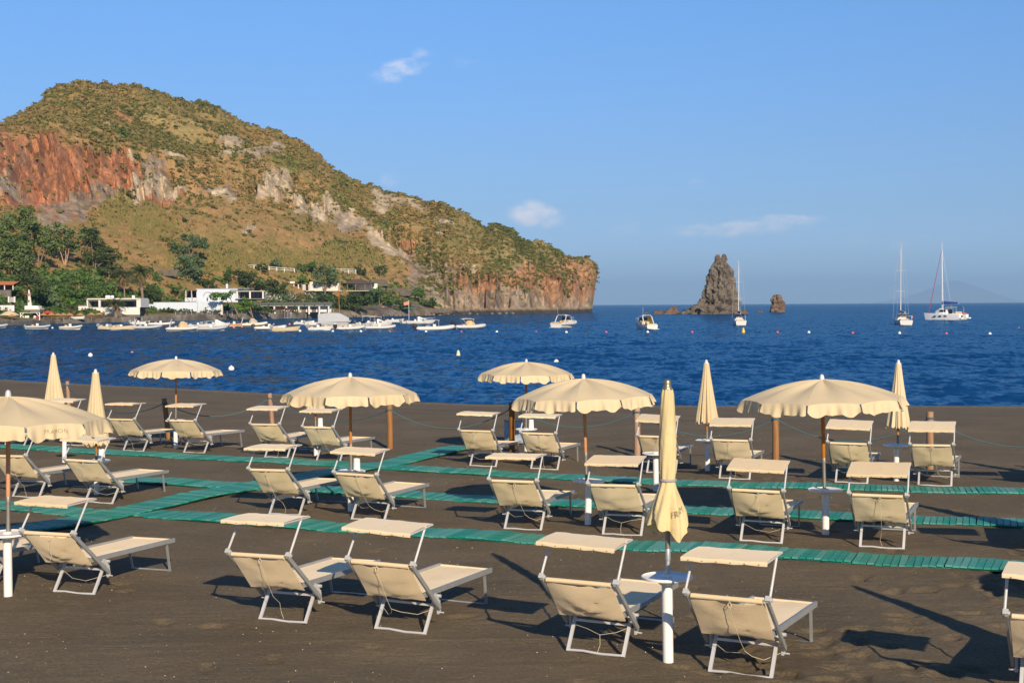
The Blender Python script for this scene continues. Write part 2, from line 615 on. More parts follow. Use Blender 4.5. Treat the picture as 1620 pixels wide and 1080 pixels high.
    base = np.array([[1, 0, 0], [-1, 0, 0], [0, 1, 0], [0, -1, 0], [0, 0, 1], [0, 0, -1]], float)
    fs = np.array([[0, 2, 4], [2, 1, 4], [1, 3, 4], [3, 0, 4], [2, 0, 5], [1, 2, 5], [3, 1, 5], [0, 3, 5]])
    n = 6500
    yy = 9.5 + 24 * rng.random(n) ** 1.3
    xx = rng.uniform(-1, 1, n) * (yy * .40 + 1)
    keep = vnoise(xx / 1.4, yy / 1.4, 9) + rng.normal(0, .35, n) > .1
    xx, yy = xx[keep], yy[keep]
    n = len(xx)
    zz = ground_z(xx, yy)
    sz = .0028 + .0075 * rng.random(n) ** 4
    rot = rng.uniform(0, 6.28, n)
    sc = np.stack([sz * rng.uniform(.7, 1.5, n), sz * rng.uniform(.6, 1.2, n), sz * rng.uniform(.4, .8, n)], 1)
    P3 = base[None] * sc[:, None, :]
    c, s = np.cos(rot)[:, None], np.sin(rot)[:, None]
    PX = P3[:, :, 0] * c - P3[:, :, 1] * s + xx[:, None]
    PY = P3[:, :, 0] * s + P3[:, :, 1] * c + yy[:, None]
    PZ = P3[:, :, 2] + zz[:, None] + .012
    V = np.stack([PX, PY, PZ], 2).reshape(-1, 3)
    Q = (fs[None] + (np.arange(n) * 6)[:, None, None]).reshape(-1, 3)
    me = npmesh('shell_grit', V, Q, mat('shell grit', (.50, .43, .32), .8, var=.3, vscale=30), False)
    o = bpy.data.objects.new('shell_grit', me)
    COL.objects.link(o)
    tag(o, 'pale shell and pumice chips scattered over the dark sand', 'grit', kind='stuff')


build_beach()


def build_sea():
    m = bpy.data.materials.new('sea water')
    m.use_nodes = True
    nt = m.node_tree
    L = nt.links.new
    nt.nodes.remove(nt.nodes['Principled BSDF'])
    tc = nd(nt, 'ShaderNodeTexCoord')
    geo = nd(nt, 'ShaderNodeNewGeometry')
    acc = geo.outputs['Normal']
    for sc, st, amp in ((1.9, (1.25, .62, 1), .62), (.55, (1.1, .55, 1), .42), (.10, (.8, .5, 1), .20), (.018, (.8, .5, 1), .10)):
        mp = nd(nt, 'ShaderNodeMapping', inp={'Scale': st, 'Rotation': (0, 0, R(14))})
        L(tc.outputs['Object'], mp.inputs[0])
        nz = nd(nt, 'ShaderNodeTexNoise', inp={'Scale': sc, 'Detail': 3.0, 'Roughness': .55})
        L(mp.outputs[0], nz.inputs[0])
        sb = nd(nt, 'ShaderNodeVectorMath', operation='SUBTRACT', inp={1: (.5, .5, .5)})
        L(nz.outputs['Color'], sb.inputs[0])
        ml = nd(nt, 'ShaderNodeVectorMath', operation='MULTIPLY', inp={1: (amp, amp * 1.5, 0)})
        L(sb.outputs[0], ml.inputs[0])
        ad = nd(nt, 'ShaderNodeVectorMath', operation='ADD')
        L(acc, ad.inputs[0])
        L(ml.outputs[0], ad.inputs[1])
        acc = ad.outputs[0]
    nm = nd(nt, 'ShaderNodeVectorMath', operation='NORMALIZE')
    L(acc, nm.inputs[0])
    # choppy water: blue body light plus a sky reflection that a ruffled surface never lets reach a full mirror
    df = nd(nt, 'ShaderNodeBsdfDiffuse', inp={'Color': (.004, .048, .150, 1)})
    gl = nd(nt, 'ShaderNodeBsdfGlossy', inp={'Color': (.56, .84, 1, 1), 'Roughness': .09})
    L(nm.outputs[0], gl.inputs['Normal'])
    fr = nd(nt, 'ShaderNodeFresnel', inp={'IOR': 1.333})
    L(nm.outputs[0], fr.inputs['Normal'])
    cap = nd(nt, 'ShaderNodeMapRange', inp={'From Min': 0, 'From Max': .8, 'To Min': .0, 'To Max': .36})
    L(fr.outputs[0], cap.inputs[0])
    ms = nd(nt, 'ShaderNodeMixShader')
    L(cap.outputs[0], ms.inputs[0])
    L(df.outputs[0], ms.inputs[1])
    L(gl.outputs[0], ms.inputs[2])
    L(ms.outputs[0], nt.nodes['Material Output'].inputs[0])
    # wave sheet inside the bay
    pxs = np.arange(-320, 1960, 2.6)
    ds = np.exp(np.linspace(math.log(44), math.log(760), 430))
    PXg, D = np.meshgrid(pxs, ds, indexing='ij')
    X = (PXg - 810) / F * D
    Y = D
    Z = np.zeros_like(X)
    step = D * (math.log(760 / 44) / 430)
    r2 = np.random.default_rng(3)
    for k in range(34):
        lam = .8 * (5.0 / .8) ** r2.random()
        th = R(200 + r2.normal(0, 38))
        a = .0095 * lam ** .8
        ph = r2.uniform(0, 6.28)
        q = 2 * math.pi / lam
        w = np.clip(1.6 - step * 1.7 / (lam / max(.25, abs(math.cos(th - R(90))) + .15)), 0, 1)
        s = np.sin(q * (X * math.sin(th) + Y * math.cos(th)) + ph + 1.2 * fbm(X / 19, Y / 13, k, 1))
        Z += w * a * (s + .25 * s * s)
    Z *= (.75 + .35 * vnoise(X / 32, Y / 26, 5)) * sstep(44, 60, D) * (1 - sstep(600, 740, D))
    V = np.stack([X.ravel(), Y.ravel(), Z.ravel()], 1)
    Q = gridquads(len(pxs), len(ds))
    B = 30000.0 * 1.0
    n0 = len(V)
    ex = np.array([-B, -200, B]) if False else None
    V = np.concatenate([V, np.array([[-B, -1500, -.22], [B, -1500, -.22], [B, 1.55 * B, -.22], [-B, 1.55 * B, -.22]])])
    Q = np.concatenate([Q, [[n0, n0 + 1, n0 + 2, n0 + 3]]])
    me = npmesh('sea', V, Q, m, True)
    o = bpy.data.objects.new('sea', me)
    COL.objects.link(o)
    o.location.z = SEA_Z
    tag(o, 'deep blue sea rippled by a light breeze', kind='structure')


build_sea()

# ------------------------------------------------------------------ foliage helpers


def leaf_material(name, cols, trans=.22):
    """cols: two or three leaf colours a clump may take (attribute tint picks along them)"""
    m = bpy.data.materials.new(name)
    m.use_nodes = True
    nt = m.node_tree
    L = nt.links.new
    b = nt.nodes['Principled BSDF']
    b.inputs['Roughness'].default_value = .75
    b.inputs['Specular IOR Level'].default_value = .2
    at = nd(nt, 'ShaderNodeAttribute', attribute_name='tint')
    cr = nd(nt, 'ShaderNodeValToRGB')
    e = cr.color_ramp.elements
    e[0].position, e[0].color = 0, (*cols[0], 1)
    e[1].position, e[1].color = 1, (*cols[-1], 1)
    for i, c in enumerate(cols[1:-1]):
        x = e.new((i + 1) / (len(cols) - 1))
        x.color = (*c, 1)
    L(at.outputs['Fac'], cr.inputs[0])
    L(cr.outputs[0], b.inputs['Base Color'])
    tr = nd(nt, 'ShaderNodeBsdfTranslucent')
    L(cr.outputs[0], tr.inputs[0])
    mx = nd(nt, 'ShaderNodeMixShader', inp={0: trans})
    L(b.outputs[0], mx.inputs[1])
    L(tr.outputs[0], mx.inputs[2])
    L(mx.outputs[0], nt.nodes['Material Output'].inputs[0])
    return m


LEAF = {
    'eucalyptus': leaf_material('eucalyptus leaves', [(.072, .108, .034), (.110, .160, .050), (.155, .205, .070)]),
    'grey_green': leaf_material('grey green leaves', [(.068, .108, .050), (.104, .155, .070), (.145, .200, .095)]),
    'dark': leaf_material('dark leaves', [(.034, .054, .017), (.052, .080, .026), (.080, .112, .036)]),
    'green': leaf_material('green leaves', [(.042, .088, .022), (.070, .128, .032), (.110, .175, .044)]),
    'bright': leaf_material('bright green leaves', [(.060, .130, .022), (.095, .180, .030), (.14, .23, .04)]),
    'scrub': leaf_material('hill scrub', [(.108, .122, .032), (.178, .160, .046), (.265, .190, .064), (.33, .21, .085)]),
    'reed': leaf_material('reeds', [(.15, .145, .045), (.20, .165, .055), (.25, .17, .07)]),
    'palm': leaf_material('palm fronds', [(.05, .085, .026), (.085, .11, .035), (.16, .12, .05)]),
    'palm_dry': leaf_material('dry palm fronds', [(.17, .12, .055), (.22, .15, .07), (.27, .19, .09)]),
    'oleander': leaf_material('white flowering oleander', [(.035, .075, .030), (.055, .105, .045), (.10, .15, .08), (.62, .60, .54), (.72, .68, .62)]),
    'red_flower': leaf_material('red flowering shrub', [(.05, .055, .022), (.11, .05, .03), (.26, .05, .05)]),
}


def leaf_quads(C, Nn, size, jitter=.6, aspect=1.4, r=rng):
    """quads centred at C, loosely facing Nn"""
    n = len(C)
    N = Nn + r.normal(0, jitter, (n, 3))
    N /= np.linalg.norm(N, axis=1, keepdims=True) + 1e-9
    A = np.cross(N, r.normal(0, 1, (n, 3)))
    A /= np.linalg.norm(A, axis=1, keepdims=True) + 1e-9
    Bv = np.cross(N, A)
    s = np.asarray(size).reshape(-1, 1) * r.uniform(.6, 1.35, (n, 1))
    A, Bv = A * s * aspect * .5, Bv * s * .5
    k = r.uniform(.25, .8, (n, 1))
    V = np.stack([C - A, C - Bv * k, C + A * r.uniform(.7, 1.1, (n, 1)), C + Bv], 1).reshape(-1, 3)
    Q = np.arange(n * 4).reshape(n, 4)
    return V, Q


def lobes_cloud(lobes, per, size, r=rng, hollow=.45):
    """lobes: (cx,cy,cz,rx,ry,rz); returns leaf centres, outward normals, tint"""
    Cs, Ns, Ts = [], [], []
    for (cx, cy, cz, rx, ry, rz) in lobes:
        n = max(6, int(per * (rx * ry + ry * rz + rx * rz) / 3))
        d = r.normal(0, 1, (n, 3))
        d /= np.linalg.norm(d, axis=1, keepdims=True)
        rad = (hollow + (1 - hollow) * r.random((n, 1))) * (1 + .16 * vnoise(d[:, :1] * 2.3 + cx, d[:, 1:2] * 2.3 + cy, d[:, 2:] * 2.3 + cz))
        Cs.append(np.array([[cx, cy, cz]]) + d * rad * np.array([[rx, ry, rz]]))
        Ns.append(d)
        Ts.append(np.full(n, r.random()) * .6 + .4 * r.random(n))
    return np.concatenate(Cs), np.concatenate(Ns), np.concatenate(Ts)


def crown_mesh(name, lobes, per, size, leaf, r=rng):
    C, N, T = lobes_cloud(lobes, per, size, r)
    V, Q = leaf_quads(C, N, np.full(len(C), size), .55, 1.5, r)
    return npmesh(name, V, Q, LEAF[leaf], False, {'tint': np.repeat(T, 4)})


# ------------------------------------------------------------------ headland
KPX = np.array([-420, -100, 0, 100, 250, 400, 500, 600, 660, 720, 800, 880, 920, 945], float)
D0 = np.array([290, 305, 320, 358, 398, 450, 484, 527, 560, 590, 640, 690, 735, 752], float)
dL = np.array([
    [.5, .5, .5, .5, .5, .5, .5, 5, 6, 6, 5, 4, 3, 2],
    [42, 42, 42, 42, 44, 45, 45, 45, 34, 13, 9, 7, 6, 5],
    [170, 170, 170, 170, 172, 170, 160, 140, 96, 34, 20, 16, 12, 8],
    [192, 192, 192, 192, 196, 196, 188, 168, 124, 62, 40, 30, 20, 11],
    [300, 300, 300, 300, 300, 275, 255, 232, 182, 120, 88, 60, 40, 17]], float)
PYL = np.array([
    [0] * 14,
    [491, 490, 490, 488, 486.5, 482, 478, 472, 470, 478, 474, 472, 470, 470],
    [342, 330, 325, 322, 318, 302, 325, 368, 412, 440, 446, 446, 444, 450],
    [240, 222, 214, 212, 240, 248, 278, 332, 366, 402, 424, 432, 430, 432]], float)
SIL = np.array([(-420, 285), (-250, 250), (-100, 222), (0, 203), (20, 190), (40, 180), (60, 166), (80, 150), (100, 139), (120, 133), (145, 131), (180, 131), (200, 134), (220, 139),
                (250, 147), (280, 158), (300, 162), (320, 161), (340, 168), (360, 180), (380, 190), (400, 198), (420, 205), (440, 205), (460, 213), (480, 224),
                (500, 240), (520, 262), (540, 275), (560, 283), (580, 292), (600, 300), (620, 306), (640, 309), (660, 316), (680, 318), (700, 322), (720, 333),
                (740, 342), (760, 357), (772, 362), (790, 357), (800, 360), (820, 372), (840, 383), (850, 382), (870, 388), (880, 395), (895, 405), (905, 410),
                (915, 408), (930, 407), (939, 412), (945, 420)], float)


def HY(px):
    """horizon row at column px"""
    return 482.7 - (np.asarray(px, float) - 810) * .00588


def zof(px, py, D):
    return CAM_Z + (HY(px) - py) / F * D


class Land:
    pass


def build_headland():
    cols = np.concatenate([np.arange(-420, 0, 5.0), np.arange(0, 900, 1.9), np.arange(900, 946, 1.2)])
    nc = len(cols)

    def I(a):
        return np.interp(cols, KPX, a)
    d0 = I(D0)
    D = [d0]
    Z = [np.full(nc, SEA_Z - .6)]
    rocky = sstep(545, 600, cols)
    D.append(d0 + I(dL[0]))
    Z.append(np.interp(cols, [150, 260, 400], [.15, .6, 1.0]) + rocky * .35)
    for i in (1, 2, 3):
        D.append(d0 + I(dL[i]))
        Z.append(zof(cols, I(PYL[i]), D[-1]))
    D.append(d0 + I(dL[4]))
    zr = zof(cols, np.interp(cols, SIL[:, 0], SIL[:, 1]), D[-1])
    Z.append(zr)
    k = np.interp(cols, [400, 700, 900, 945], [1, .5, .2, .06])
    D.append(D[-1] + 70 * k)
    Z.append(zr * .62)
    D.append(D[-1] + 90 * k)
    Z.append(np.full(nc, SEA_Z - 2.0))
    seg = [5, 18, 74, 60, 52, 14, 8]
    Dg, Zg, T = [], [], []
    for s, n in enumerate(seg):
        for j in range(n):
            t = j / n
            Dg.append(D[s] * (1 - t) + D[s + 1] * t)
            Zg.append(Z[s] * (1 - t) + Z[s + 1] * t)
            T.append(s + t)
    Dg.append(D[-1])
    Zg.append(Z[-1])
    T.append(7.0)
    Dg, Zg, T = np.array(Dg).T, np.array(Zg).T, np.array(T)
    nr = len(T)
    # soften the creases of the profile, keeping the quay and the skyline
    for _ in range(5):
        for G in (Dg, Zg):
            A = G.copy()
            A[:, 1:-1] = (G[:, :-2] + 2 * G[:, 1:-1] + G[:, 2:]) / 4
            keep = ((T < 1.35) | (np.abs(T - 5) < .03))[None, :]
            G[:] = np.where(keep, G, A)
    PXg = np.repeat(cols[:, None], nr, 1)
    # the seaward face leans back a little towards the waterline at the tip
    tip = sstep(905, 945, PXg) * (1 - np.clip((Zg + 1) / 22, 0, 1)) * 9
    X = (PXg - tip - 810) / F * Dg
    tt = np.clip((PXg - 918) / 27, 0, 1)
    Y = Dg + 13 * (1 - np.sqrt(1 - tt * tt * .98))
    X = X * Y / Dg
    PYg = HY(PXg) - (Zg - CAM_Z) / Dg * F
    Tg = np.repeat(T[None, :], nc, 0)
    right = sstep(640, 720, PXg)
    cliff = sstep(2.8, 3.1, Tg) * (1 - sstep(3.9, 4.15, Tg)) * (1 - right) + right * sstep(1.0, 1.4, Tg) * (1 - sstep(3.2, 4.2, Tg))
    slope = sstep(1.9, 2.4, Tg) * (1 - right)
    up = sstep(3.9, 4.2, Tg)
    pxr, pyr = PXg + 14 * fbm(PXg / 22, PYg / 16, 5, 4), PYg + 10 * fbm(PXg / 22, PYg / 16, 15, 4)
    bare = np.zeros_like(PXg)
    for (bx, by, rx, ry) in ((30, 262, 115, 62), (120, 275, 80, 54), (186, 272, 46, 46), (-150, 270, 140, 55), (245, 292, 34, 26), (440, 285, 44, 24), (500, 322, 54, 22), (612, 386, 50, 26), (250, 308, 46, 16)):
        bare = np.maximum(bare, 1 - sstep(.75, 1.25, np.sqrt(((pxr - bx) / rx) ** 2 + ((pyr - by) / ry) ** 2)))
    cliff = cliff * np.maximum(right, .16 + .84 * bare)
    gully = fbm(PXg / 46, PYg / 150, 2, 4)
    n1 = fbm(X / 30, Y / 30, Zg / 30, 4)
    n2 = fbm(X / 8, Y / 8, Zg / 9, 4)
    flute = np.abs(fbm(PXg / 15, Zg / 34, 8, 3))
    crag = np.abs(fbm(X / 13, Y / 13, Zg / 8, 4))
    edge = sstep(1.0, 1.5, Tg) * (1 - .7 * np.exp(-((Tg - 5) / .12) ** 2))
    disp = edge * (cliff * (5.0 * n1 + 3.0 * n2 - 7.5 * flute + 5.0 * crag) + (1 - cliff) * (slope * 2.2 * n1 + .9 * n2 * np.maximum(slope, up)) + (up + right * .6) * (1 - cliff) * (2.6 * gully + 1.2 * n1))
    disp *= np.interp(PXg, [900, 935, 945], [1, .6, .25])
    Y2 = Y - disp * .75
    Z2 = Zg + disp * .45
    Z2 = np.where(Tg > 1.0, np.maximum(Z2, -1.6), Z2)
    Z2 += np.exp(-((Tg - 5) / .25) ** 2) * (.9 * fbm(PXg / 7, Tg * 2, 3, 3) + .9 * vnoise(PXg / 26, 0, 1))
    # ------------ surface colours by what grows or shows there
    wob = 14 * fbm(PXg / 22, PYg / 16, 5, 4)
    wob2 = 14 * fbm(PXg / 22, PYg / 16, 15, 4)
    px, py = PXg + wob, PYg + wob2 * .7

    def blob(cx, cy, rx, ry, rot=0.0, soft=.25):
        c, s = math.cos(R(rot)), math.sin(R(rot))
        u, v = (px - cx) * c + (py - cy) * s, -(px - cx) * s + (py - cy) * c
        q = np.sqrt((u / rx) ** 2 + (v / ry) ** 2)
        return 1 - sstep(1 - soft, 1 + soft, q)

    def many(bl):
        m = np.zeros_like(px)
        for q in bl:
            m = np.maximum(m, blob(*q))
        return m
    red = many([(30, 262, 105, 58), (120, 275, 70, 50), (186, 272, 40, 42), (-150, 270, 140, 55), (200, 186, 9, 15), (250, 308, 46, 12), (60, 318, 70, 18), (100, 342, 22, 9)])
    tan = many([(905, 452, 46, 42), (770, 452, 55, 24, 12), (810, 462, 110, 24), (860, 440, 60, 24), (720, 425, 30, 14, 20), (652, 395, 9, 22, -15), (665, 440, 14, 20), (905, 420, 14, 30), (930, 455, 14, 40)])
    pale = many([(245, 290, 22, 22), (222, 300, 18, 26), (216, 246, 8, 7), (283, 244, 24, 6), (440, 282, 34, 18), (425, 305, 20, 14), (500, 322, 46, 19, 10), (350, 306, 18, 9), (335, 160, 16, 5), (272, 300, 22, 10),
                 (612, 386, 42, 12, 38), (640, 402, 16, 12), (560, 340, 34, 9, 30), (655, 326, 34, 11, 12), (690, 350, 30, 12, 35), (612, 318, 22, 12), (740, 412, 12, 8), (395, 362, 16, 5), (380, 235, 40, 5, -6), (6, 292, 18, 18)])
    grey = many([(690, 440, 40, 34, 20), (700, 470, 50, 20), (420, 238, 26, 10, -10), (350, 300, 28, 12), (120, 325, 44, 12), (90, 350, 30, 12), (165, 305, 34, 12), (240, 268, 16, 18), (540, 345, 30, 14, 35), (835, 415, 12, 8), (800, 465, 40, 12)])
    base = right * (1 - sstep(3, 13, Zg + 3 * fbm(PXg / 9, 0, 2, 3)))
    reed = many([(245, 348, 44, 22), (330, 412, 70, 24), (430, 412, 90, 18), (520, 420, 60, 14), (180, 330, 20, 20), (560, 410, 40, 16)])
    lush = many([(672, 470, 22, 22, 40), (640, 478, 60, 7), (600, 462, 60, 8), (470, 250, 40, 20, 30), (545, 300, 26, 30, 20), (620, 350, 14, 18), (760, 430, 20, 10), (560, 395, 40, 10)]) * (1 - base)
    scale = fbm(X / 9, Y / 9, Zg / 9, 4)
    fineN = fbm(X / 3.2, Y / 3.2, Zg / 3.2, 3)
    dry = np.array([.300, .175, .076])
    olive = np.array([.165, .135, .048])
    straw = np.array([.29, .215, .092])
    C = np.zeros(px.shape + (3,))
    g = np.clip(.50 + .55 * scale + .35 * (up - .45) + .3 * right, 0, 1)[..., None]
    C[:] = dry * (1 - g) + olive * g
    st = np.clip(.35 + .8 * fbm(X / 14, Y / 14, 3, 3), 0, 1)[..., None] * up[..., None] * .6
    C = C * (1 - st) + straw * st

    def lay(mask, col, var=.25):
        nonlocal C
        m = np.clip(mask, 0, 1)[..., None]
        C = C * (1 - m) + np.array(col) * (1 + var * np.clip(fineN + scale * .6, -1.4, 1.4))[..., None] * m
    lay(reed * .75, (.185, .165, .052))
    lay(lush * .75, (.075, .115, .026))
    lay(red, (.315, .140, .072), .30)
    lay(red * sstep(.25, .7, n1), (.225, .125, .085), .3)
    lay(tan, (.285, .150, .076), .32)
    lay(grey * .9, (.225, .175, .130), .38)
    lay(pale * .85, (.36, .29, .205), .30)
    lay(base * .9, (.245, .190, .135), .42)
    lay(base * (1 - sstep(.2, 1.6, Zg)), (.05, .042, .035), .2)
    rock = np.clip(red + tan * .9 + pale + grey + base, 0, 1)
    # village ground, quay stone
    flat = (1 - sstep(1.85, 2.15, Tg)) * (1 - right)
    lay(flat * sstep(1.0, 1.1, Tg), (.19, .150, .080), .3)
    lay(flat * sstep(1.25, 1.5, Tg) * np.clip(.5 + .8 * scale, 0, 1), (.10, .105, .035), .3)
    lay((Tg <= 1.02) * (1 - rocky[:, None]), (.15, .132, .112), .4)
    lay((Tg <= 1.5) * rocky[:, None] * (1 - right), (.12, .10, .085), .45)
    C = np.clip(C, .01, .8)
    m = bpy.data.materials.new('hillside')
    m.use_nodes = True
    nt = m.node_tree
    L = nt.links.new
    b = nt.nodes['Principled BSDF']
    b.inputs['Roughness'].default_value = .95
    b.inputs['Specular IOR Level'].default_value = .1
    at = nd(nt, 'ShaderNodeAttribute', attribute_name='ground')
    tc = nd(nt, 'ShaderNodeTexCoord')
    nz = nd(nt, 'ShaderNodeTexNoise', inp={'Scale': .55, 'Detail': 6.0, 'Roughness': .7})
    L(tc.outputs['Object'], nz.inputs[0])
    mr = nd(nt, 'ShaderNodeMapRange', inp={'From Min': .3, 'From Max': .7, 'To Min': .76, 'To Max': 1.48})
    L(nz.outputs[0], mr.inputs[0])
    hs = nd(nt, 'ShaderNodeHueSaturation')
    L(at.outputs['Color'], hs.inputs['Color'])
    L(mr.outputs[0], hs.inputs['Value'])
    L(hs.outputs[0], b.inputs['Base Color'])
    nz2 = nd(nt, 'ShaderNodeTexNoise', inp={'Scale': .9, 'Detail': 7.0, 'Roughness': .72})
    L(tc.outputs['Object'], nz2.inputs[0])
    bp = nd(nt, 'ShaderNodeBump', inp={'Strength': .9, 'Distance': .4})
    L(nz2.outputs[0], bp.inputs['Height'])
    L(bp.outputs[0], b.inputs['Normal'])
    # close the seaward end
    yc = Y2[-1] * .35 + .65 * (Y2[-1, 0] + 8)
    xc = X[-1] - .9
    X3, Y3, Z3 = (np.concatenate([a_, b_[None]], 0) for a_, b_ in ((X, xc), (Y2, yc), (Z2, Z2[-1] - .3)))
    # the far side leans in behind the seaward corner
    back = (T > 5.0)
    X3[-16:, back] -= np.linspace(0, 2.6, 16)[:, None]
    C3 = np.concatenate([C, C[-1:]], 0)
    V = np.stack([X3.ravel(), Y3.ravel(), Z3.ravel()], 1)
    me = npmesh('headland', V, gridquads(nc + 1, nr), m, True, {'ground': C3.reshape(-1, 3)})
    sm = np.ones((nc, nr - 1), bool)
    sm[-1] = False
    rk = (rock + cliff * .3)[:, :-1] > .55
    sm[rk] = False
    me.polygons.foreach_set('use_smooth', sm.ravel())
    o = bpy.data.objects.new('headland', me)
    COL.objects.link(o)
    tag(o, 'scrub covered volcanic headland with red and grey cliffs', kind='structure')
    # ------------ scrub growing on it
    density = ((up * (1 - .92 * rock) * .95 + (1 - up) * slope * (1 - rock) * .22 + right * sstep(2.0, 3.2, Tg + .55 * fbm(PXg / 16, 0, 9, 3)) * (1 - .8 * base) * (1 - .55 * tan) * 1.0 + (sstep(2.8, 3.1, Tg) - up).clip(0, 1) * (1 - right) * (1 - .95 * rock) * .9 + cliff * (1 - right) * .06 + lush * .8) * (1 - flat))
    density *= np.clip(.85 + .9 * fbm(X / 16, Y / 16, 6, 3), .40, 1.5) * (Tg < 5.25) * (Tg > 2.0)
    cell = np.zeros_like(density)
    dd = np.sqrt(np.gradient(X, axis=0) ** 2 + np.gradient(Y2, axis=0) ** 2 + .01) * np.sqrt(np.gradient(Y2, axis=1) ** 2 + np.gradient(Z2, axis=1) ** 2 + .01)
    w = (density * dd * (PXg > -150)).ravel()
    n = 17500
    idx = rng.choice(len(w), n, p=w / w.sum())
    B0 = np.stack([X.ravel()[idx], Y2.ravel()[idx], Z2.ravel()[idx]], 1) + rng.normal(0, .5, (n, 3)) * np.array([1, 1, .1])
    rad = .45 + .95 * rng.random(n) ** 1.8
    hue = np.clip(.36 + .42 * vnoise(B0[:, 0] / 22, B0[:, 1] / 22, 2) + rng.normal(0, .23, n) - .2 * sstep(600, 760, PXg.ravel()[idx]), 0, 1)
    K = 15
    d = rng.normal(0, 1, (n, K, 3))
    d /= np.linalg.norm(d, axis=2, keepdims=True)
    d[:, :, 2] = np.abs(d[:, :, 2])
    Cc = B0[:, None, :] + d * (rad[:, None, None] * rng.uniform(.4, 1, (n, K, 1))) * np.array([1.25, 1.25, .85])
    V, Q = leaf_quads(Cc.reshape(-1, 3), d.reshape(-1, 3), np.repeat(rad * .85, K), .5, 1.3)
    T4 = np.clip(np.repeat(np.repeat(hue, K) + rng.normal(0, .07, n * K), 4), 0, 1)
    me = npmesh('hillside_scrub', V, Q, LEAF['scrub'], False, {'tint': T4})
    so_ = bpy.data.objects.new('hillside_scrub', me)
    COL.objects.link(so_)
    tag(so_, 'olive and brown scrub bushes covering the headland slopes', 'scrub', kind='stuff')
    # reeds and tall dry grass on the lower slope
    w = ((reed * .9 + .06) * slope * (1 - up) * (1 - rock) * (Tg > 2.05) * (PXg > -60) * dd).ravel()
    n = 9000
    idx = rng.choice(len(w), n, p=w / w.sum())
    B0 = np.stack([X.ravel()[idx], Y2.ravel()[idx], Z2.ravel()[idx]], 1) + rng.normal(0, .6, (n, 3)) * np.array([1, 1, 0])
    h = rng.uniform(.5, 1.5, n)
    lean = rng.normal(0, .25, (n, 3)) * h[:, None]
    wd = rng.uniform(.12, .42, n)
    V = np.stack([B0 + np.stack([-wd, 0 * wd, 0 * wd - .2], 1), B0 + np.stack([wd, 0 * wd, 0 * wd - .2], 1), B0 + lean + np.stack([wd * .5, 0 * wd, h], 1), B0 + lean + np.stack([-wd * .3, 0 * wd, h * .9], 1)], 1).reshape(-1, 3)
    me = npmesh('reed_grass', V, np.arange(n * 4).reshape(n, 4), LEAF['reed'], False, {'tint': np.repeat(rng.random(n), 4)})
    ro = bpy.data.objects.new('reed_grass', me)
    COL.objects.link(ro)
    tag(ro, 'tall yellow green reeds and dry grass on the lower slope', 'grass', kind='stuff')
    # green undergrowth filling the gardens and the foot of the slope
    w = (sstep(1.25, 1.5, Tg) * (1 - sstep(2.12, 2.34, Tg)) * (1 - right) * (PXg > -80) * np.clip(.55 + 1.1 * fbm(PXg / 30, Tg * 6, 4, 3), .03, 1.5) * (1 - .72 * sstep(270, 330, PXg) * sstep(1.9, 2.0, Tg)) * dd * (1 + 2.2 * (1 - sstep(150, 290, PXg)))).ravel()
    n = 5600
    idx = rng.choice(len(w), n, p=w / w.sum())
    B0 = np.stack([X.ravel()[idx], Y2.ravel()[idx], Z2.ravel()[idx] + .2], 1) + rng.normal(0, .5, (n, 3)) * np.array([1, 1, .1])
    rad = .5 + 1.2 * rng.random(n) ** 2
    d = rng.normal(0, 1, (n, 18, 3))
    d /= np.linalg.norm(d, axis=2, keepdims=True)
    d[:, :, 2] = np.abs(d[:, :, 2])
    Cc = B0[:, None, :] + d * (rad[:, None, None] * rng.uniform(.35, 1, (n, 18, 1))) * np.array([1.2, 1.2, .95])
    V, Q = leaf_quads(Cc.reshape(-1, 3), d.reshape(-1, 3), np.repeat(rad * .7, 18), .5, 1.3)
    T4 = np.clip(np.repeat(np.repeat(rng.random(n), 18) + rng.normal(0, .1, n * 18), 4), 0, 1)
    me = npmesh('undergrowth', V, Q, LEAF['green'], False, {'tint': T4})
    uo = bpy.data.objects.new('undergrowth', me)
    COL.objects.link(uo)
    tag(uo, 'green undergrowth between the gardens and the dry slope', 'undergrowth', kind='stuff')
    Land.cols, Land.X, Land.Y, Land.Z, Land.T = cols, X, Y2, Z2, T
    Land.PY = HY(PXg) - (Z2 - CAM_Z) / Y2 * F


build_headland()


def land_at(px, py):
    """the spot of the hillside seen at this place of the photograph"""
    i = int(np.argmin(np.abs(Land.cols - px)))
    col = Land.PY[i]
    lo, hi = np.searchsorted(Land.T, 1.0), np.searchsorted(Land.T, 5.0)
    for j in range(lo, hi):
        if col[j + 1] <= py <= col[j] or (py > col[j] and j == lo):
            return Vector(((px - 810) / F * Land.Y[i, j], Land.Y[i, j], Land.Z[i, j]))
    j = hi
    return Vector((Land.X[i, j], Land.Y[i, j], Land.Z[i, j]))


def land_z(x, y):
    """height of the ground near a known spot"""
    px = 810 + F * x / y
    i = int(np.argmin(np.abs(Land.cols - px)))
    j = int(np.argmin(np.abs(Land.Y[i, :int(np.searchsorted(Land.T, 5.0))] - y)))
    return float(Land.Z[i, j])


# ------------------------------------------------------------------ rock stacks
rock_m = mat('volcanic rock', (.120, .097, .076), .95, var=.45, vscale=.35, bump=1.0, bscale=.8, spec=.1, dirt=((.205, .175, .138), .46, .66, .16))
rock_m.node_tree.nodes['Bump'].inputs['Distance'].default_value = .8
rock_r = mat('reddish volcanic rock', (.145, .090, .062), .95, var=.4, vscale=.4, bump=1.0, bscale=.9, spec=.1, dirt=((.20, .165, .13), .52, .7, .2))
rock_r.node_tree.nodes['Bump'].inputs['Distance'].default_value = .6


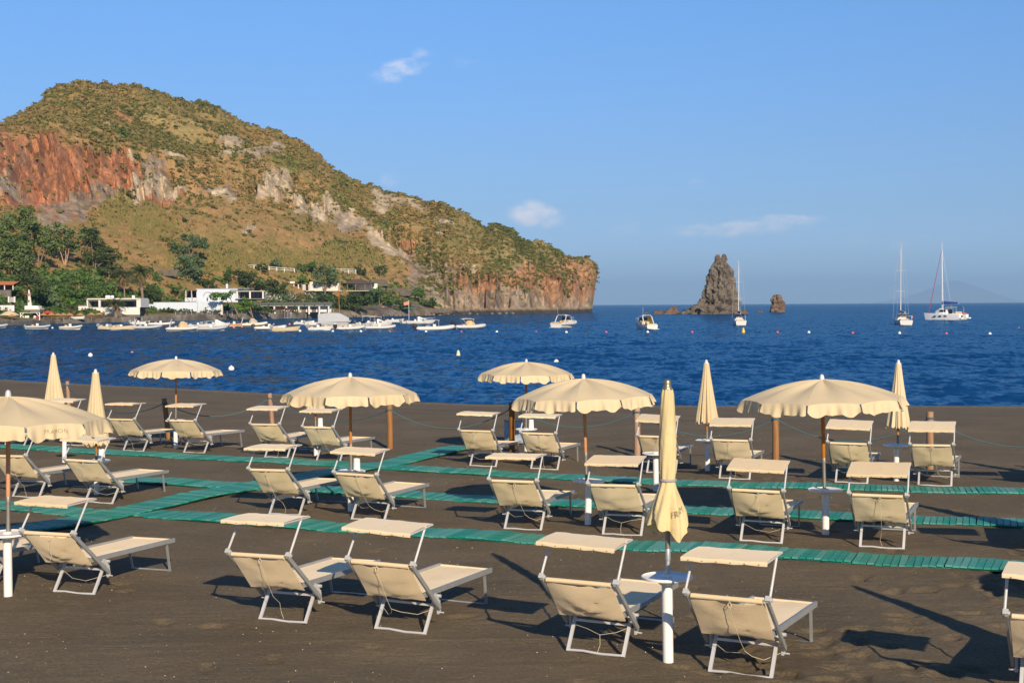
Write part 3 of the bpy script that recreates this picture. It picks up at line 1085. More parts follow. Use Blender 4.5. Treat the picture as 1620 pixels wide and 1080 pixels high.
def stack(name, prof, D, depth, material, seed, nseg=72, nrow=90, amp=1.0, label=None):
    """prof: rows (py, px_min, px_max) from the waterline up; a rock of elliptical plan with craggy relief"""
    prof = np.array(sorted(prof, key=lambda r: -r[0]), float)
    t = np.linspace(0, 1, nrow)
    pys = prof[0, 0] + (prof[-1, 0] - prof[0, 0]) * t
    l = np.interp(-pys, -prof[:, 0], prof[:, 1])
    r_ = np.interp(-pys, -prof[:, 0], prof[:, 2])
    cx, hw = ((l + r_) / 2 - 810) / F * D, (r_ - l) / 2 / F * D
    z = zof((l + r_) / 2, pys, D)
    a = np.linspace(0, 2 * math.pi, nseg, endpoint=False)
    X = cx[:, None] + hw[:, None] * np.cos(a)[None]
    Y = D + (hw * depth)[:, None] * np.sin(a)[None]
    Z = np.repeat(z[:, None], nseg, 1)
    n = fbm(X / 6 + seed, Y / 6, Z / 5, 4) * 1.4 - np.abs(fbm(X / 3 + seed, Y / 3, Z / 6, 3)) * 1.2 + .4 + .55 * fbm(X / 1.3, Y / 1.3, Z / 1.3 + seed, 3) - .9 * np.abs(fbm(X / 2.2 - seed, Y / 2.2, Z / 3.0, 3))
    front = .25 + .75 * np.abs(np.sin(a))[None]
    nrm = np.stack([np.cos(a), np.sin(a)], 1)
    k = amp * np.clip(hw / hw.max() * 2.2, .18, 1)[:, None] * front
    X = X + nrm[:, 0][None] * n * k
    Y = Y + nrm[:, 1][None] * n * k * 1.4
    Z = Z + .35 * amp * n * front
    X = np.concatenate([X, np.full((1, nseg), cx[-1])])
    Y = np.concatenate([Y, np.full((1, nseg), D)])
    Z = np.concatenate([Z, np.full((1, nseg), Z[-1].mean() + .1)])
    V = np.stack([X.ravel(), Y.ravel(), Z.ravel()], 1)
    i = np.arange(nrow)[:, None]
    j = np.arange(nseg)[None]
    Q = np.stack([i * nseg + j, i * nseg + (j + 1) % nseg, (i + 1) * nseg + (j + 1) % nseg, (i + 1) * nseg + j], 2).reshape(-1, 4)
    me = npmesh(name, V, Q, material, False)
    o = bpy.data.objects.new(name, me)
    COL.objects.link(o)
    return o


big = stack('sea_stack', [(500, 1066, 1180), (496, 1074, 1178), (492, 1082, 1175), (487, 1092, 1172), (480, 1102, 1169), (470, 1109, 1168), (455, 1114, 1166), (447, 1118, 1165), (442, 1117, 1164), (437, 1117, 1163), (432, 1120, 1162), (426, 1124, 1160), (420, 1128, 1156), (414, 1131, 1151), (409, 1132, 1149)], 560, .6, rock_m, 3.0, 150, 170, 1.45)
tag(big, 'tall jagged volcanic sea stack with a twin knobbed top', 'sea stack')
for pr, s in (([(412, 1130, 1141), (406, 1131, 1140), (403, 1134, 1138)], 5), ([(412, 1141, 1152), (405, 1142, 1150), (402, 1144, 1148)], 9)):
    o = stack('knob', pr, 560, 1.0, rock_r, s, 24, 16, .5)
    o.parent = big
for pr, D_, s, lab in (
        ([(499, 1046, 1078), (492, 1052, 1074), (487, 1060, 1071), (484, 1066, 1070)], 566, 11, 'low reddish rock in the water beside the foot of the tall sea stack'),
        ([(498, 1032, 1052), (493, 1036, 1050), (491, 1042, 1047)], 570, 13, 'flat dark reef trailing furthest out from the tall sea stack towards the headland'),
        ([(498, 1018, 1030), (494, 1021, 1025)], 572, 15, 'lone wave washed rock off the end of the dark reef'),
        ([(497, 1160, 1187), (492, 1170, 1182), (489, 1177, 1181)], 552, 17, 'small rock awash behind the sailing boat at the sea stack'),
        ([(493.5, 1198, 1208), (490, 1200, 1205)], 640, 19, 'tiny dark rock between the two sea stacks')):
    tag(stack('low_rock', pr, D_, .7, rock_r, s, 36, 20, .6), lab, 'rock')
tag(stack('sea_stack', [(494.5, 1219, 1242), (488, 1220, 1241), (482, 1220, 1242), (476, 1219, 1240), (471, 1220, 1238), (467.5, 1222, 1237), (466, 1227, 1236)], 660, .7, rock_r, 23, 48, 40, .9),
    'short blocky sea stack standing alone in open water', 'sea stack')

# ------------------------------------------------------------------ far island
pxs = np.arange(1395, 1640, 4.0)
top = np.interp(pxs, [1395, 1430, 1460, 1490, 1510, 1530, 1560, 1590, 1640], [479, 471, 462, 450, 444, 449, 462, 474, 479.5])
Di = 42000.0
t = np.linspace(0, math.pi, 25)
Zt = zof(pxs, top, Di)
X = np.repeat(((pxs - 810) / F * Di)[:, None], 25, 1)
Y = Di - 1500 * np.cos(t)[None] * np.ones((len(pxs), 1))
Z = -1.5 + (np.maximum(Zt, 2)[:, None] + 1.5) * np.sin(t)[None] + 12 * fbm(X / 300, Y / 300, 1, 3) * np.sin(t)[None]
me = npmesh('island', np.stack([X.ravel(), Y.ravel(), Z.ravel()], 1), gridquads(len(pxs), 25), mat('island rock and scrub', (.12, .11, .07), .95, var=.3, vscale=.003), True)
o = bpy.data.objects.new('island', me)
COL.objects.link(o)
tag(o, 'faint hazy island on the horizon behind the catamaran', kind='structure')

# ------------------------------------------------------------------ sea air
hb = MB()
hb.box((0, 22500, 393), (94000, 53000, 794))
hz = bpy.data.materials.new('sea haze')
hz.use_nodes = True
nt = hz.node_tree
nt.nodes.remove(nt.nodes['Principled BSDF'])
pv = nd(nt, 'ShaderNodeVolumePrincipled', inp={'Color': (.42, .68, 1.0, 1), 'Density': 6.6e-5, 'Anisotropy': 0.0})
nt.links.new(pv.outputs[0], nt.nodes['Material Output'].inputs['Volume'])
tag(hb.build('haze', hz), 'thin bluish sea haze in the air', kind='stuff')

# ================================================================== beach furniture


def PG(px, py):
    """the beach point seen at a pixel, on the real (slightly uneven) sand"""
    z = 0.0
    for _ in range(6):
        p = P(px, py, z)
        z = gz(p)
    return Vector((p.x, p.y, z))


# ------------------------------------------------------------------ duckboard walkways
slat_mb = MB()
for a_, b_ in ((-.31, .31),):
    slat_mb.box((0, 0, .016), (.079, .64, .020))
    for q in (-.2, 0, .2):
        slat_mb.box((0, q, .003), (.060, .035, .010))
slat_me = slat_mb.mesh('slat', M['mat_green'])


def walkway(pix, label, name='walkway_mat', lift=.012, pitch_=.088, width=1.0):
    pts = [PG(*q) for q in pix]
    dense = []
    for a, b in zip(pts[:-1], pts[1:]):
        n = max(2, int((b - a).length / .03))
        for i in range(n):
            dense.append(a.lerp(b, i / n))
    dense.append(pts[-1])
    s = np.concatenate([[0], np.cumsum([(b - a).length for a, b in zip(dense[:-1], dense[1:])])])
    A = np.array([tuple(p) for p in dense])
    for _ in range(30):                                # round the bends
        A[1:-1, :2] = (A[:-2, :2] + 2 * A[1:-1, :2] + A[2:, :2]) / 4
    root = empty(name, A[0])
    tag(root, label, 'walkway mat', 'green duckboard walkways on the sand')
    o = Vector(A[0])
    n = int(s[-1] / pitch_)
    pos, left, right = 0.0, [], []
    for k in range(n):
        pos = k * pitch_ + .012 * (k // 12)
        if pos > s[-1]:
            break
        c = Vector([np.interp(pos, s, A[:, i]) for i in range(3)])
        c2 = Vector([np.interp(min(pos + .2, s[-1]), s, A[:, i]) for i in range(3)])
        c1 = Vector([np.interp(max(pos - .2, 0), s, A[:, i]) for i in range(3)])
        d = (c2 - c1).normalized()
        c.z = gz(c) + lift + .010 * math.sin(pos * 1.7) + .006 * math.sin(pos * 4.1)
        ob = bpy.data.objects.new('slat', slat_me)
        COL.objects.link(ob)
        ob.parent = root
        ob.location = c - o
        ob.rotation_euler = (random.gauss(0, .012), random.gauss(0, .03) + (-.05 if k % 12 == 0 else 0), math.atan2(d.y, d.x) + random.gauss(0, .008))
        ob.scale = (1, width, 1)
        w = Vector((-d.y, d.x, 0)) * .29 * width
        left.append(c - o + w + Vector((0, 0, -.004)))
        right.append(c - o - w + Vector((0, 0, -.004)))
    for side in (left, right):
        mb = MB()
        mb.tube(side[::3], .012, 4)
        mb.build('runner', M['mat_green'], root)
    return root


walkway([(1800, 909), (1620, 899), (1500, 892), (1400, 887), (1250, 878), (1150, 871), (1000, 864), (850, 855), (700, 846), (560, 837), (450, 829), (330, 820), (236, 813)],
        'green slatted walkway mat running along the sand in front of the second row of loungers')
walkway([(1800, 838), (1620, 830), (1450, 823), (1300, 817), (1100, 808), (900, 799), (800, 793), (690, 786), (560, 779), (470, 774), (330, 767), (236, 762), (190, 759)],
        'green slatted walkway mat passing under the second row of loungers')
walkway([(1760, 782), (1620, 779), (1400, 774), (1200, 769), (1040, 764), (900, 756), (760, 748), (620, 741), (540, 735), (400, 729), (260, 721), (100, 712), (0, 707)],
        'green slatted walkway mat between the second row and the seaward row of loungers')
walkway([(-90, 858), (0, 846), (100, 832), (200, 812), (300, 790), (400, 771), (520, 751), (600, 738), (660, 726), (738, 708)],
        'long green walkway mat crossing the others diagonally up to the rope fence', lift=.034)
walkway([(-90, 795), (0, 801), (90, 808), (150, 813)],
        'short green walkway mat joining the diagonal one near the lettered open parasol')

# ------------------------------------------------------------------ sun loungers


def sling(x0, x1, pts, sag, nu=9, th=.005, wr=.004, seed=0):
    """a cloth strip stretched between two rails; pts: (y, z) along it"""
    mb = MB()
    rows = []
    n = len(pts)
    for i, (y, z) in enumerate(pts):
        t = i / (n - 1)
        row = []
        for k in range(nu):
            u = k / (nu - 1)
            s = sag * 4 * u * (1 - u) * math.sin(math.pi * min(1, .12 + t * .88)) ** .7
            x = x0 + (x1 - x0) * u
            w = wr * float(vnoise(x * 9 + seed, t * 7 + seed, seed) + .6 * vnoise((x + t * .8) * 21, t * 5, seed + 3)) * 4 * u * (1 - u)
            row.append((x, y - s * .35 * 0, z - s + w))
        rows.append(row)
    mb.loft(rows, cap=False)
    top = len(mb.v)
    rows2 = [[(x, y, z - th) for x, y, z in r] for r in rows]
    mb.loft(rows2, cap=False)
    mb.f[-((n - 1) * (nu - 1)):] = [tuple(reversed(f)) for f in mb.f[-((n - 1) * (nu - 1)):]]
    return mb


def curve_pts(a, b, n, bend=0.0):
    out = []
    for i in range(n):
        t = i / (n - 1)
        out.append((a[0] + (b[0] - a[0]) * t, a[1] + (b[1] - a[1]) * t - bend * math.sin(math.pi * t)))
    return out


CORDS = []


def cord_mesh(_):
    r = .0020
    ring = [(.03 + .015 * math.cos(a), -.012 + .145, .685 + .020 * math.sin(a)) for a in np.linspace(0, 2 * math.pi, 11)]
    loop = [(-.27, .70, .215), (-.15, .62, .17), (0, .55, .195), (.06, .47, .235), (.10, .55, .175), (.18, .63, .135), (.31, .735, .19)]
    for k in range(4):
        mb = MB()
        if k != 2:
            mb.tube([(.03, .130, .725), (.03, .131, .702)], r * 1.4, 5)
            mb.tube(ring, r * 1.5, 5, cap=False)
        if k == 0:
            mb.tube([(.03, .134, .662), (.035, .25, .50), (.05, .38, .33), (.06, .47, .235)], r, 5)
            mb.tube(loop, r, 5)
        elif k == 1:
            mb.tube([(.03, .134, .662), (.028, .13, .58), (.04, .15, .50), (.03, .14, .45)], r, 5)
            mb.tube([(-.27, .70, .215), (-.1, .64, .150), (.10, .62, .135), (.31, .735, .19)], r, 5)
        elif k == 2:
            mb.tube([(-.27, .69, .215), (-.12, .64, .20), (.02, .60, .165), (.16, .64, .19), (.27, .70, .235)], r, 5)
            mb.tube([(.02, .60, .165), (.03, .58, .08), (.015, .555, .02), (-.03, .54, .012)], r, 5)
        else:
            mb.tube([(.03, .134, .662), (.03, .24, .47), (.02, .36, .29), (.0, .50, .20), (-.02, .55, .10), (.0, .56, .03)], r, 5)
        CORDS.append(mb.mesh('cord', M['cord']))


def make_lounger():
    root = empty('sun_lounger')
    tag(root, 'x', 'sun lounger', 'aluminium sun loungers with tilting sunshades')
    hw = .335
    # seat
    o = sling(-.285, .285, curve_pts((.50, .400), (1.965, .372), 22), .016, 9, seed=1).build('seat', M['mesh_fabric'], root, 'all')
    mb = MB()
    mb.tube([(-.28, 1.962, .372), (.28, 1.962, .372)], .014, 8)
    mb.build('seat_hem', M['mesh_fabric'], o, True)
    # backrest, hanging a little slack behind its rails
    o = sling(-.318, .318, curve_pts((.150, .722), (.470, .352), 14, .0), .060, 13, wr=.014, seed=5).build('backrest', M['mesh_fabric'], root, 'all')
    mb = MB()
    mb.tube([(-.305, .145, .732), (.305, .145, .732)], .021, 10)
    mb.build('top_hem', M['mesh_fabric'], o, True)
    for s in (-1, 1):
        mb = MB()
        mb.bar((s * .345, .130, .748), (s * .345, .712, .228), .022, .040, (0, .6, .8))
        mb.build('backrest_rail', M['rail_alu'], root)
        mb = MB()
        mb.bar((s * .302, .47, .402), (s * .302, 1.985, .368), .024, .048)
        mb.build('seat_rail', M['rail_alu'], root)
    mb = MB()
    mb.bar((-.302, 1.975, .366), (.302, 1.975, .366), .02, .034)
    mb.build('cross_bar', M['alu'], root)
    mb = MB()
    mb.tube([(-.302, .55, .385), (.302, .55, .385)], .010, 6)
    mb.build('cross_bar', M['alu'], root)
    # legs: each a bent tube frame
    for s in (-1, 1):
        mb = MB()
        mb.bar((s * .268, .535, .004), (s * .268, .765, .345), .030, .020, (0, 1, 0))
        mb.build('leg', M['alu'], root)
        mb = MB()
        mb.bar((s * .272, 1.925, .004), (s * .282, 1.855, .362), .026, .018, (0, 1, 0))
        mb.build('leg', M['alu_dull'], root)
    mb = MB()
    mb.tube([(-.255, .542, .014), (-.12, .545, .018), (.05, .54, .008), (.255, .540, .014)], .012, 7)
    mb.build('foot_bar', M['alu'], root, True)
    mb = MB()
    mb.bar((-.255, .705, .255), (.255, .705, .255), .022, .020)
    mb.build('leg_brace', M['alu'], root)
    mb = MB()
    mb.tube([(-.262, 1.922, .012), (.262, 1.922, .012)], .011, 7)
    mb.build('foot_bar', M['alu_dull'], root, True)
    # hinge brackets
    for s in (-1, 1):
        mb = MB()
        mb.box((s * .292, .70, .338), (.052, .105, .062), rx=R(-18))
        mb.tube([(s * .250, .73, .345), (s * .345, .73, .345)], .016, 8)
        mb.build('hinge_block', M['plastic_grey'], root)
        mb = MB()
        mb.box((s * .318, .735, .235), (.022, .045, .13), rx=R(8))
        mb.tube([(s * .318, .735, .185), (s * .375, .735, .185)], .008, 6)
        mb.build('catch', M['plastic_grey'], root)
        mb = MB()
        mb.box((s * .350, .145, .752), (.042, .056, .046), rx=R(-41))
        mb.tube([(s * .318, .149, .752), (s * .384, .149, .752)], .016, 8)
        mb.build('pivot', M['plastic_grey'], root)
        mb = MB()
        mb.tube([(s * .360, .149, .752), (s * .356, .385, 1.078)], .0115, 8)
        mb.build('sunshade_rod', M['alu'], root, True)
    # tilting sunshade
    mb = MB()
    rows = []
    for i in range(9):
        y = .120 - i * .46 / 8
        rows.append([(-.368 + k * .736 / 8, y, .004 + .004 * math.sin(k * 1.9) + .007 * math.sin(math.pi * i / 8)) for k in range(9)])
    rows.append([(-.368 + k * .736 / 8, -.345, -.004) for k in range(9)])
    rows.append([(-.368 + k * .736 / 8, -.343, -.029 + .004 * math.sin(k * 2.3)) for k in range(9)])
    mb.loft(rows, cap=False)
    rows2 = [[(x * .998, y + (.006 if i > 8 else 0), z - .014 if i < 9 else z) for x, y, z in r] for i, r in enumerate(rows)]
    n0 = len(mb.f)
    mb.loft(rows2, cap=False)
    mb.f[n0:] = [tuple(reversed(f)) for f in mb.f[n0:]]
    sh = mb.build('sunshade', M['mesh_fabric'], root, True, loc=(0, .405, 1.075))
    mb = MB()
    for s in (-1, 1):
        mb.tube([(s * .362, .12, -.004), (s * .362, -.33, -.006)], .009, 6)
    mb.tube([(-.362, .118, -.004), (.362, .118, -.004)], .009, 6)
    mb.build('sunshade_frame', M['alu'], sh)
    mb = MB()
    for k in range(6):
        mb.box((-.30 + .12 * k, -.3475, -.018), (.010, .004, .008))
    mb.build('stain_spot', M['stain'], sh)['kind'] = 'stuff'
    # adjusting cord with its ring
    cord_mesh(0)
    o = bpy.data.objects.new('cord', CORDS[0])
    COL.objects.link(o)
    o.parent = root
    return root


lounger0 = make_lounger()
BACKS = [sling(-.318, .318, curve_pts((.150, .722), (.470, .352), 14), sg, 13, wr=w_, seed=sd2).mesh('backrest', M['mesh_fabric'], 'all') for sg, w_, sd2 in ((.075, .022, 9), (.048, .018, 14))]
SEATS = [sling(-.285, .285, curve_pts((.50, .400), (1.965, .372), 22), .026, 9, wr=.008, seed=21).mesh('seat', M['mesh_fabric'], 'all')]
index_children(lounger0)
LOUNGERS = [
    # rear feet centre (px), heading from straight out, sunshade tilt, scale, label
    (-41, 925, 22, 2, 'front row lounger mostly hidden behind the post of the lettered open parasol'),
    (117, 938, 22, 1, 'front row lounger beside the lettered open parasol, its whole bed in view'),
    (447, 982, 24, 0, 'front row lounger with a sunshade shadow across its bed, no parasol on either side'),
    (633, 998, 24, 3, 'front row lounger nearest the middle, with an empty stretch of sand at its foot end'),
    (942, 1034, 25, 1, 'front row lounger on the landward side of the twisted closed parasol, darkest backrest'),
    (1171, 1066, 26, 2, 'front row lounger closest to the twisted closed parasol, ring and cord hanging on its back'),
    (1672, 1108, 25, 3, 'front row lounger cut off by the photo edge, alone past the twisted closed parasol'),
    (41, 786, 20, 1, 'second row lounger under the edge of the lettered open parasol, partly hidden by its pole'),
    (156, 795, 22, 2, 'second row lounger in front of the small closed parasol and table with a white canister'),
    (450, 814, 24, 2, 'second row lounger standing over the crossing of two green walkway mats'),
    (582, 823, 22, 3, 'second row lounger with a parasol table rising behind its sunshade'),
    (827, 837, 20, 1, 'second row lounger on the landward side of the middle open parasol'),
    (984, 846, 20, 8, 'second row lounger between the open parasol table and the twisted closed parasol'),
    (1204, 857, 21, 11, 'second row lounger between the twisted closed parasol and the largest open parasol'),
    (1395, 867, 22, 13, 'second row lounger last before the photo edge, beside the largest open parasol'),
    (22, 707, 21, 2, 'seaward row lounger hidden behind the lettered canopy, farthest along the row'),
    (118, 705, 21, 2, 'seaward row lounger whose sunshade shows just above the lettered canopy'),
    (211, 713, 22, 0, 'seaward row lounger behind the tip of the lettered canopy, beside a leaning dark post'),
    (307, 716, 24, 3, 'seaward row lounger under the farthest open parasol, next to its table'),
    (437, 724, 22, 3, 'seaward row lounger in front of an orange wooden post'),
    (519, 730, 22, 2, 'seaward row lounger with a table and the low closed parasol behind its sunshade'),
    (764, 737, 19, 2, 'seaward row lounger at the end of the diagonal walkway, beside the clear rubbish bag'),
    (861, 742, 19, 2, 'seaward row lounger just beyond the clear rubbish bag, under the far open parasol'),
    (1046, 749, 19, 9, 'seaward row lounger partly hidden behind the twisted closed parasol'),
    (1162, 757, 19, 11, 'seaward row lounger beside the slim closed parasol that stands between two posts'),
    (1347, 764, 22, 12, 'seaward row lounger framed below the canopy of the largest open parasol'),
    (1479, 768, 23, 15, 'seaward row lounger in front of the last wooden post before the photo edge'),
]
for i, (px, py, az, tilt, lab) in enumerate(LOUNGERS):
    o = lounger0 if i == 0 else copy_tree(lounger0)
    g = PG(px, py)
    a = R(az)
    d = Vector((math.sin(a), math.cos(a), 0))
    o.location = Vector((g.x, g.y, g.z - .008)) - d * .54
    o.rotation_euler = (R(random.gauss(0, .5)), R(random.gauss(0, .7)), -a)
    o['label'] = lab
    for ch in o.children:
        if ch.name.split('.')[0] == 'sunshade':
            ch.rotation_euler = (R(tilt), R(random.gauss(0, .8)), R(random.gauss(0, .6)))
        if ch.name.split('.')[0] == 'cord':
            ch.data = CORDS[(0, 1, 3, 0, 2, 0, 1, 3, 1, 3, 0, 0, 2, 1, 3)[i % 15]]
            ch.scale = (-1 if i % 3 == 0 else 1, 1, 1)
        if ch.name.split('.')[0] == 'backrest' and i % 3:
            ch.data = BACKS[i % 3 - 1]
        if ch.name.split('.')[0] == 'seat' and i % 2:
            ch.data = SEATS[0]
# two more whose shadows reach into the picture
for (x, y, az, lab) in ((6.55, 16.0, 15, 'second row lounger just outside the picture beyond the largest open parasol'), (9.15, 22.4, 12, 'seaward row lounger just outside the picture past the last post')):
    o = copy_tree(lounger0)
    o.location, o.rotation_euler = (x, y, gz((x, y)) - .005), (0, 0, -R(az))
    o['label'] = lab

# ------------------------------------------------------------------ tables on their posts


def make_table():
    root = empty('parasol_table')
    tag(root, 'x', 'table', 'round white tables on parasol posts')
    mb = MB()
    mb.lathe([(.0475, -.06), (.0475, .56), (.049, .575)], 18)
    mb.build('post', M['plastic_white'], root, True)
    mb = MB()
    mb.lathe([(.05, .555), (.068, .565), (.105, .592), (.108, .601)], 20)
    mb.build('collar', M['plastic_white'], root, True)
    mb = MB()
    mb.lathe([(.05, .600), (.20, .602), (.224, .604), (.228, .610), (.227, .622), (.219, .625), (.212, .619), (.10, .617), (.045, .618), (.043, .634), (.027, .636)], 32)
    mb.build('table_top', M['plastic_white'], root, True)
    return root


table0 = make_table()
index_children(table0)
TABLES = [
    (13, 941, .69, 1.0, 'white table on the post of the lettered open parasol'),
    (1057, 1046, .755, 1.0, 'white table with a shadow across it on the post of the twisted closed parasol'),
    (930, 830, .635, 1.0, 'white table on the post of the middle open parasol in the second row'),
    (1306, 846, .62, 1.03, 'white table on the post of the largest open parasol'),
    (555, 807, .615, 1.0, 'white table with a canister seen between sunshade and backrest of a second row lounger'),
    (153, 782, .575, 1.0, 'white table with a canister behind the second row lounger near the lettered canopy'),
    (278, 709, .63, 1.0, 'small white table on the post of the farthest open parasol'),
    (500, 720, .60, 1.0, 'white table with a canister below the low closed parasol'),
    (833, 722, .575, 1.0, 'white table with a canister next to the clear rubbish bag'),
    (1119, 745, .58, 1.0, 'white table on the post of the slim closed parasol standing between two posts'),
    (1418, 760, .635, 1.0, 'white table under the closed parasol behind the largest open canopy'),
    (1038, 777, .645, 1.0, 'white table without parasol behind the twisted closed parasol'),
    (102, 731, .60, .95, 'white table post without parasol showing below the lettered canopy'),
]
TAB = {}
for i, (px, py, h, s, lab) in enumerate(TABLES):
    o = table0 if i == 0 else copy_tree(table0)
    g = PG(px, py)
    o.location = g
    o.rotation_euler = (R(random.gauss(0, .6)), R(random.gauss(0, .6)), random.uniform(0, 6))
    o.scale = (s, s, h / .62)
    o['label'] = lab
    TAB[i] = (g, h)

# white canisters on some tables
mb = MB()
mb.lathe([(.056, 0), (.055, .004), (.050, .19), (.046, .19), (.050, .02)], 14)
can_me = mb.mesh('canister', M['plastic_white'], True)
for k, lab in ((4, 'white canister on the table under the open parasol at the walkway crossing'), (5, 'white canister on the table near the lettered canopy'),
               (7, 'white canister on the table below the low closed parasol'), (8, 'white canister on the table next to the clear rubbish bag')):
    o = bpy.data.objects.new('canister', can_me)
    COL.objects.link(o)
    g, h = TAB[k]
    o.location = (g.x + .10, g.y - .02, g.z + h + .001)
    tag(o, lab, 'canister', 'white canisters on the tables')

# ------------------------------------------------------------------ open parasols
NR = 10


def dome(r, a, Rr=.99):
    """canopy height below the apex, sagging between the ribs"""
    ph = (a % (2 * math.pi / NR)) - math.pi / NR
    mid = math.cos(ph * NR / 2) ** 2
    t = r / Rr
    return -.262 * t ** 2.05 - .058 * mid * math.sin(math.pi * min(1, t) ** .8)


def rim_r(a, Rr=.985):
    ph = (a % (2 * math.pi / NR)) - math.pi / NR
    return Rr * math.cos(math.pi / NR) / math.cos(ph) - .012 * math.cos(ph * NR / 2) ** 2


def make_canopy():
    mb = MB()
    sub, rows = 8, 11
    n = NR * sub
    for q in range(NR):
        mb.loft([[(lambda a, r: (r * math.sin(a), -r * math.cos(a), dome(r, a) + .002 + .003 * float(vnoise(r * math.sin(a) * 5, r * math.cos(a) * 5, 2))))(2 * math.pi * (q + max(1e-5, min(1 - 1e-5, k / sub))) / NR, rim_r(2 * math.pi * (q + max(1e-5, min(1 - 1e-5, k / sub))) / NR) * (i / rows) + .001)
                  for k in range(sub + 1)] for i in range(rows + 1)], cap=False)
    return mb.mesh('canopy', M['canvas'], 'all')


def flap_pt(u, v, seed):
    """u along the rim of the panel between rib 0 and rib 1 (0..1), v down the flap (0..1)"""
    a = 2 * math.pi / NR * (.018 + u * .964)
    r = rim_r(a)
    e = abs(u - .5) * 2
    flare = .018 + .035 * e ** 2 + .020 * math.sin(u * 19 + seed * 2.1) * (.3 + .7 * v) + .016 * math.sin(u * 31 + seed)
    drop = .142 + .014 * math.sin(u * 3 * math.pi + seed) + .026 * abs(math.sin(u * math.pi * 3 + seed * .3)) - .055 * e ** 5
    rr = r + flare * v ** .8 + .004
    return Vector((rr * math.sin(a), -rr * math.cos(a), dome(r, a) + .003 - drop * v))


def make_flap(seed):
    mb = MB()
    nu, nv = 25, 6
    mb.loft([[flap_pt(i / (nu - 1), j / (nv - 1), seed) for i in range(nu)] for j in range(nv)], cap=False)
    return mb.mesh('valance_flap', M['canvas'], 'all')


def text_mesh(txt, place, material, name='lettering', spacing=1.08, italic=0.0):
    """flat printed letters laid on a surface: place(x in 0..1, y in 0..1 of cap height) -> point"""
    cu = bpy.data.curves.new(name, 'FONT')
    cu.body = txt
    cu.size = 1.0
    cu.space_character = spacing
    cu.resolution_u = 2
    ob = bpy.data.objects.new(name, cu)
    me = bpy.data.meshes.new_from_object(ob)
    bpy.data.objects.remove(ob)
    bpy.data.curves.remove(cu)
    xs = [v.co.x for v in me.vertices]
    x0, x1 = min(xs), max(xs)
    ys = [v.co.y for v in me.vertices]
    y0, y1 = min(ys), max(ys)
    for v in me.vertices:
        v.co = place((v.co.x - x0) / (x1 - x0), (v.co.y - y0) / (y1 - y0))
    me.name = name
    me.materials.clear()
    me.materials.append(material)
    return me


canopy_me = make_canopy()
flap_me = [make_flap(s) for s in (0, 1.7, 3.1, 4.4)]


def make_parasol():
    root = empty('open_parasol')
    tag(root, 'x', 'parasol', 'open cream beach parasols')
    H = 2.07
    cp = bpy.data.objects.new('canopy', canopy_me)
    COL.objects.link(cp)
    cp.parent = root
    cp.location.z = H
    for k in range(NR):
        f = bpy.data.objects.new('valance_flap', flap_me[(k * 3) % 4 if k else 0])
        COL.objects.link(f)
        f.parent = root
        f.location.z = H
        f.rotation_euler.z = 2 * math.pi * k / NR
    mb = MB()
    mb.tube([(0, -(.03 + t * .93), dome(.03 + t * .93, 1e-4) - .014) for t in np.linspace(0, 1, 8)], .006, 5)
    rib_me = mb.mesh('rib', M['steel'])
    for k in range(NR):
        f = bpy.data.objects.new('rib', rib_me)
        COL.objects.link(f)
        f.parent = root
        f.location.z = H
        f.rotation_euler.z = 2 * math.pi * k / NR
    mb = MB()
    mb.tube([(0, 0, .98), (0, 0, H - .01)], .0225, 12)
    mb.build('pole', M['wood_pole'], root, True)
    mb = MB()
    mb.tube([(0, 0, .50), (0, 0, .99)], .0215, 12)
    mb.lathe([(.026, .96), (.027, .97), (.027, 1.02), (.024, 1.03)], 12)
    mb.build('pole_sleeve', M['steel'], root, True)
    mb = MB()
    mb.lathe([(.030, H - .004), (.033, H + .012), (.030, H + .03), (.026, H + .05), (.020, H + .066), (.006, H + .074)], 14)
    mb.build('finial', M['alu'], root, True)
    return root


par0 = make_parasol()
index_children(par0)
PARASOLS = [
    (13, 941, 9, 1.075, 2.19, 'lettered open cream parasol with printed name on its valance, at the photo edge'),
    (278, 709, 18, .99, 2.0, 'farthest open cream parasol, standing above the pair of loungers by the leaning dark post'),
    (556, 807, 15, 1.03, 2.06, 'open cream parasol in the second row above two loungers at the walkway crossing'),
    (832, 722, -7, .97, 1.955, 'open cream parasol behind another one, with the clear rubbish bag beside its post'),
    (930, 830, -6, 1.0, 2.08, 'open cream parasol in the middle of the second row, beside the twisted closed parasol'),
    (1306, 846, -10, 1.09, 2.10, 'largest open cream parasol, standing between two loungers near the photo edge'),
]
for i, (px, py, rot, s, H, lab) in enumerate(PARASOLS):
    o = par0 if i == 0 else copy_tree(par0)
    g = PG(px, py)
    o.location = g
    tx = R(random.gauss(0, .8)), R(random.gauss(0, .8))
    o.rotation_euler = (tx[0], tx[1], R(rot) + math.atan2(-g.x, g.y))
    o.scale = (s, s, H / 2.07)
    o['label'] = lab
    if i == 0:
        first = [c for c in o.children if c.name == 'valance_flap'][0]
        lt = bpy.data.objects.new('lettering', text_mesh('FRAMON', lambda x, y: (lambda p: p + Vector((p.x, p.y, 0)).normalized() * .006)(flap_pt(.30 + .42 * x, .62 - .27 * y, 0)), M['ink']))
        COL.objects.link(lt)
        lt.parent = first

# ------------------------------------------------------------------ closed parasols


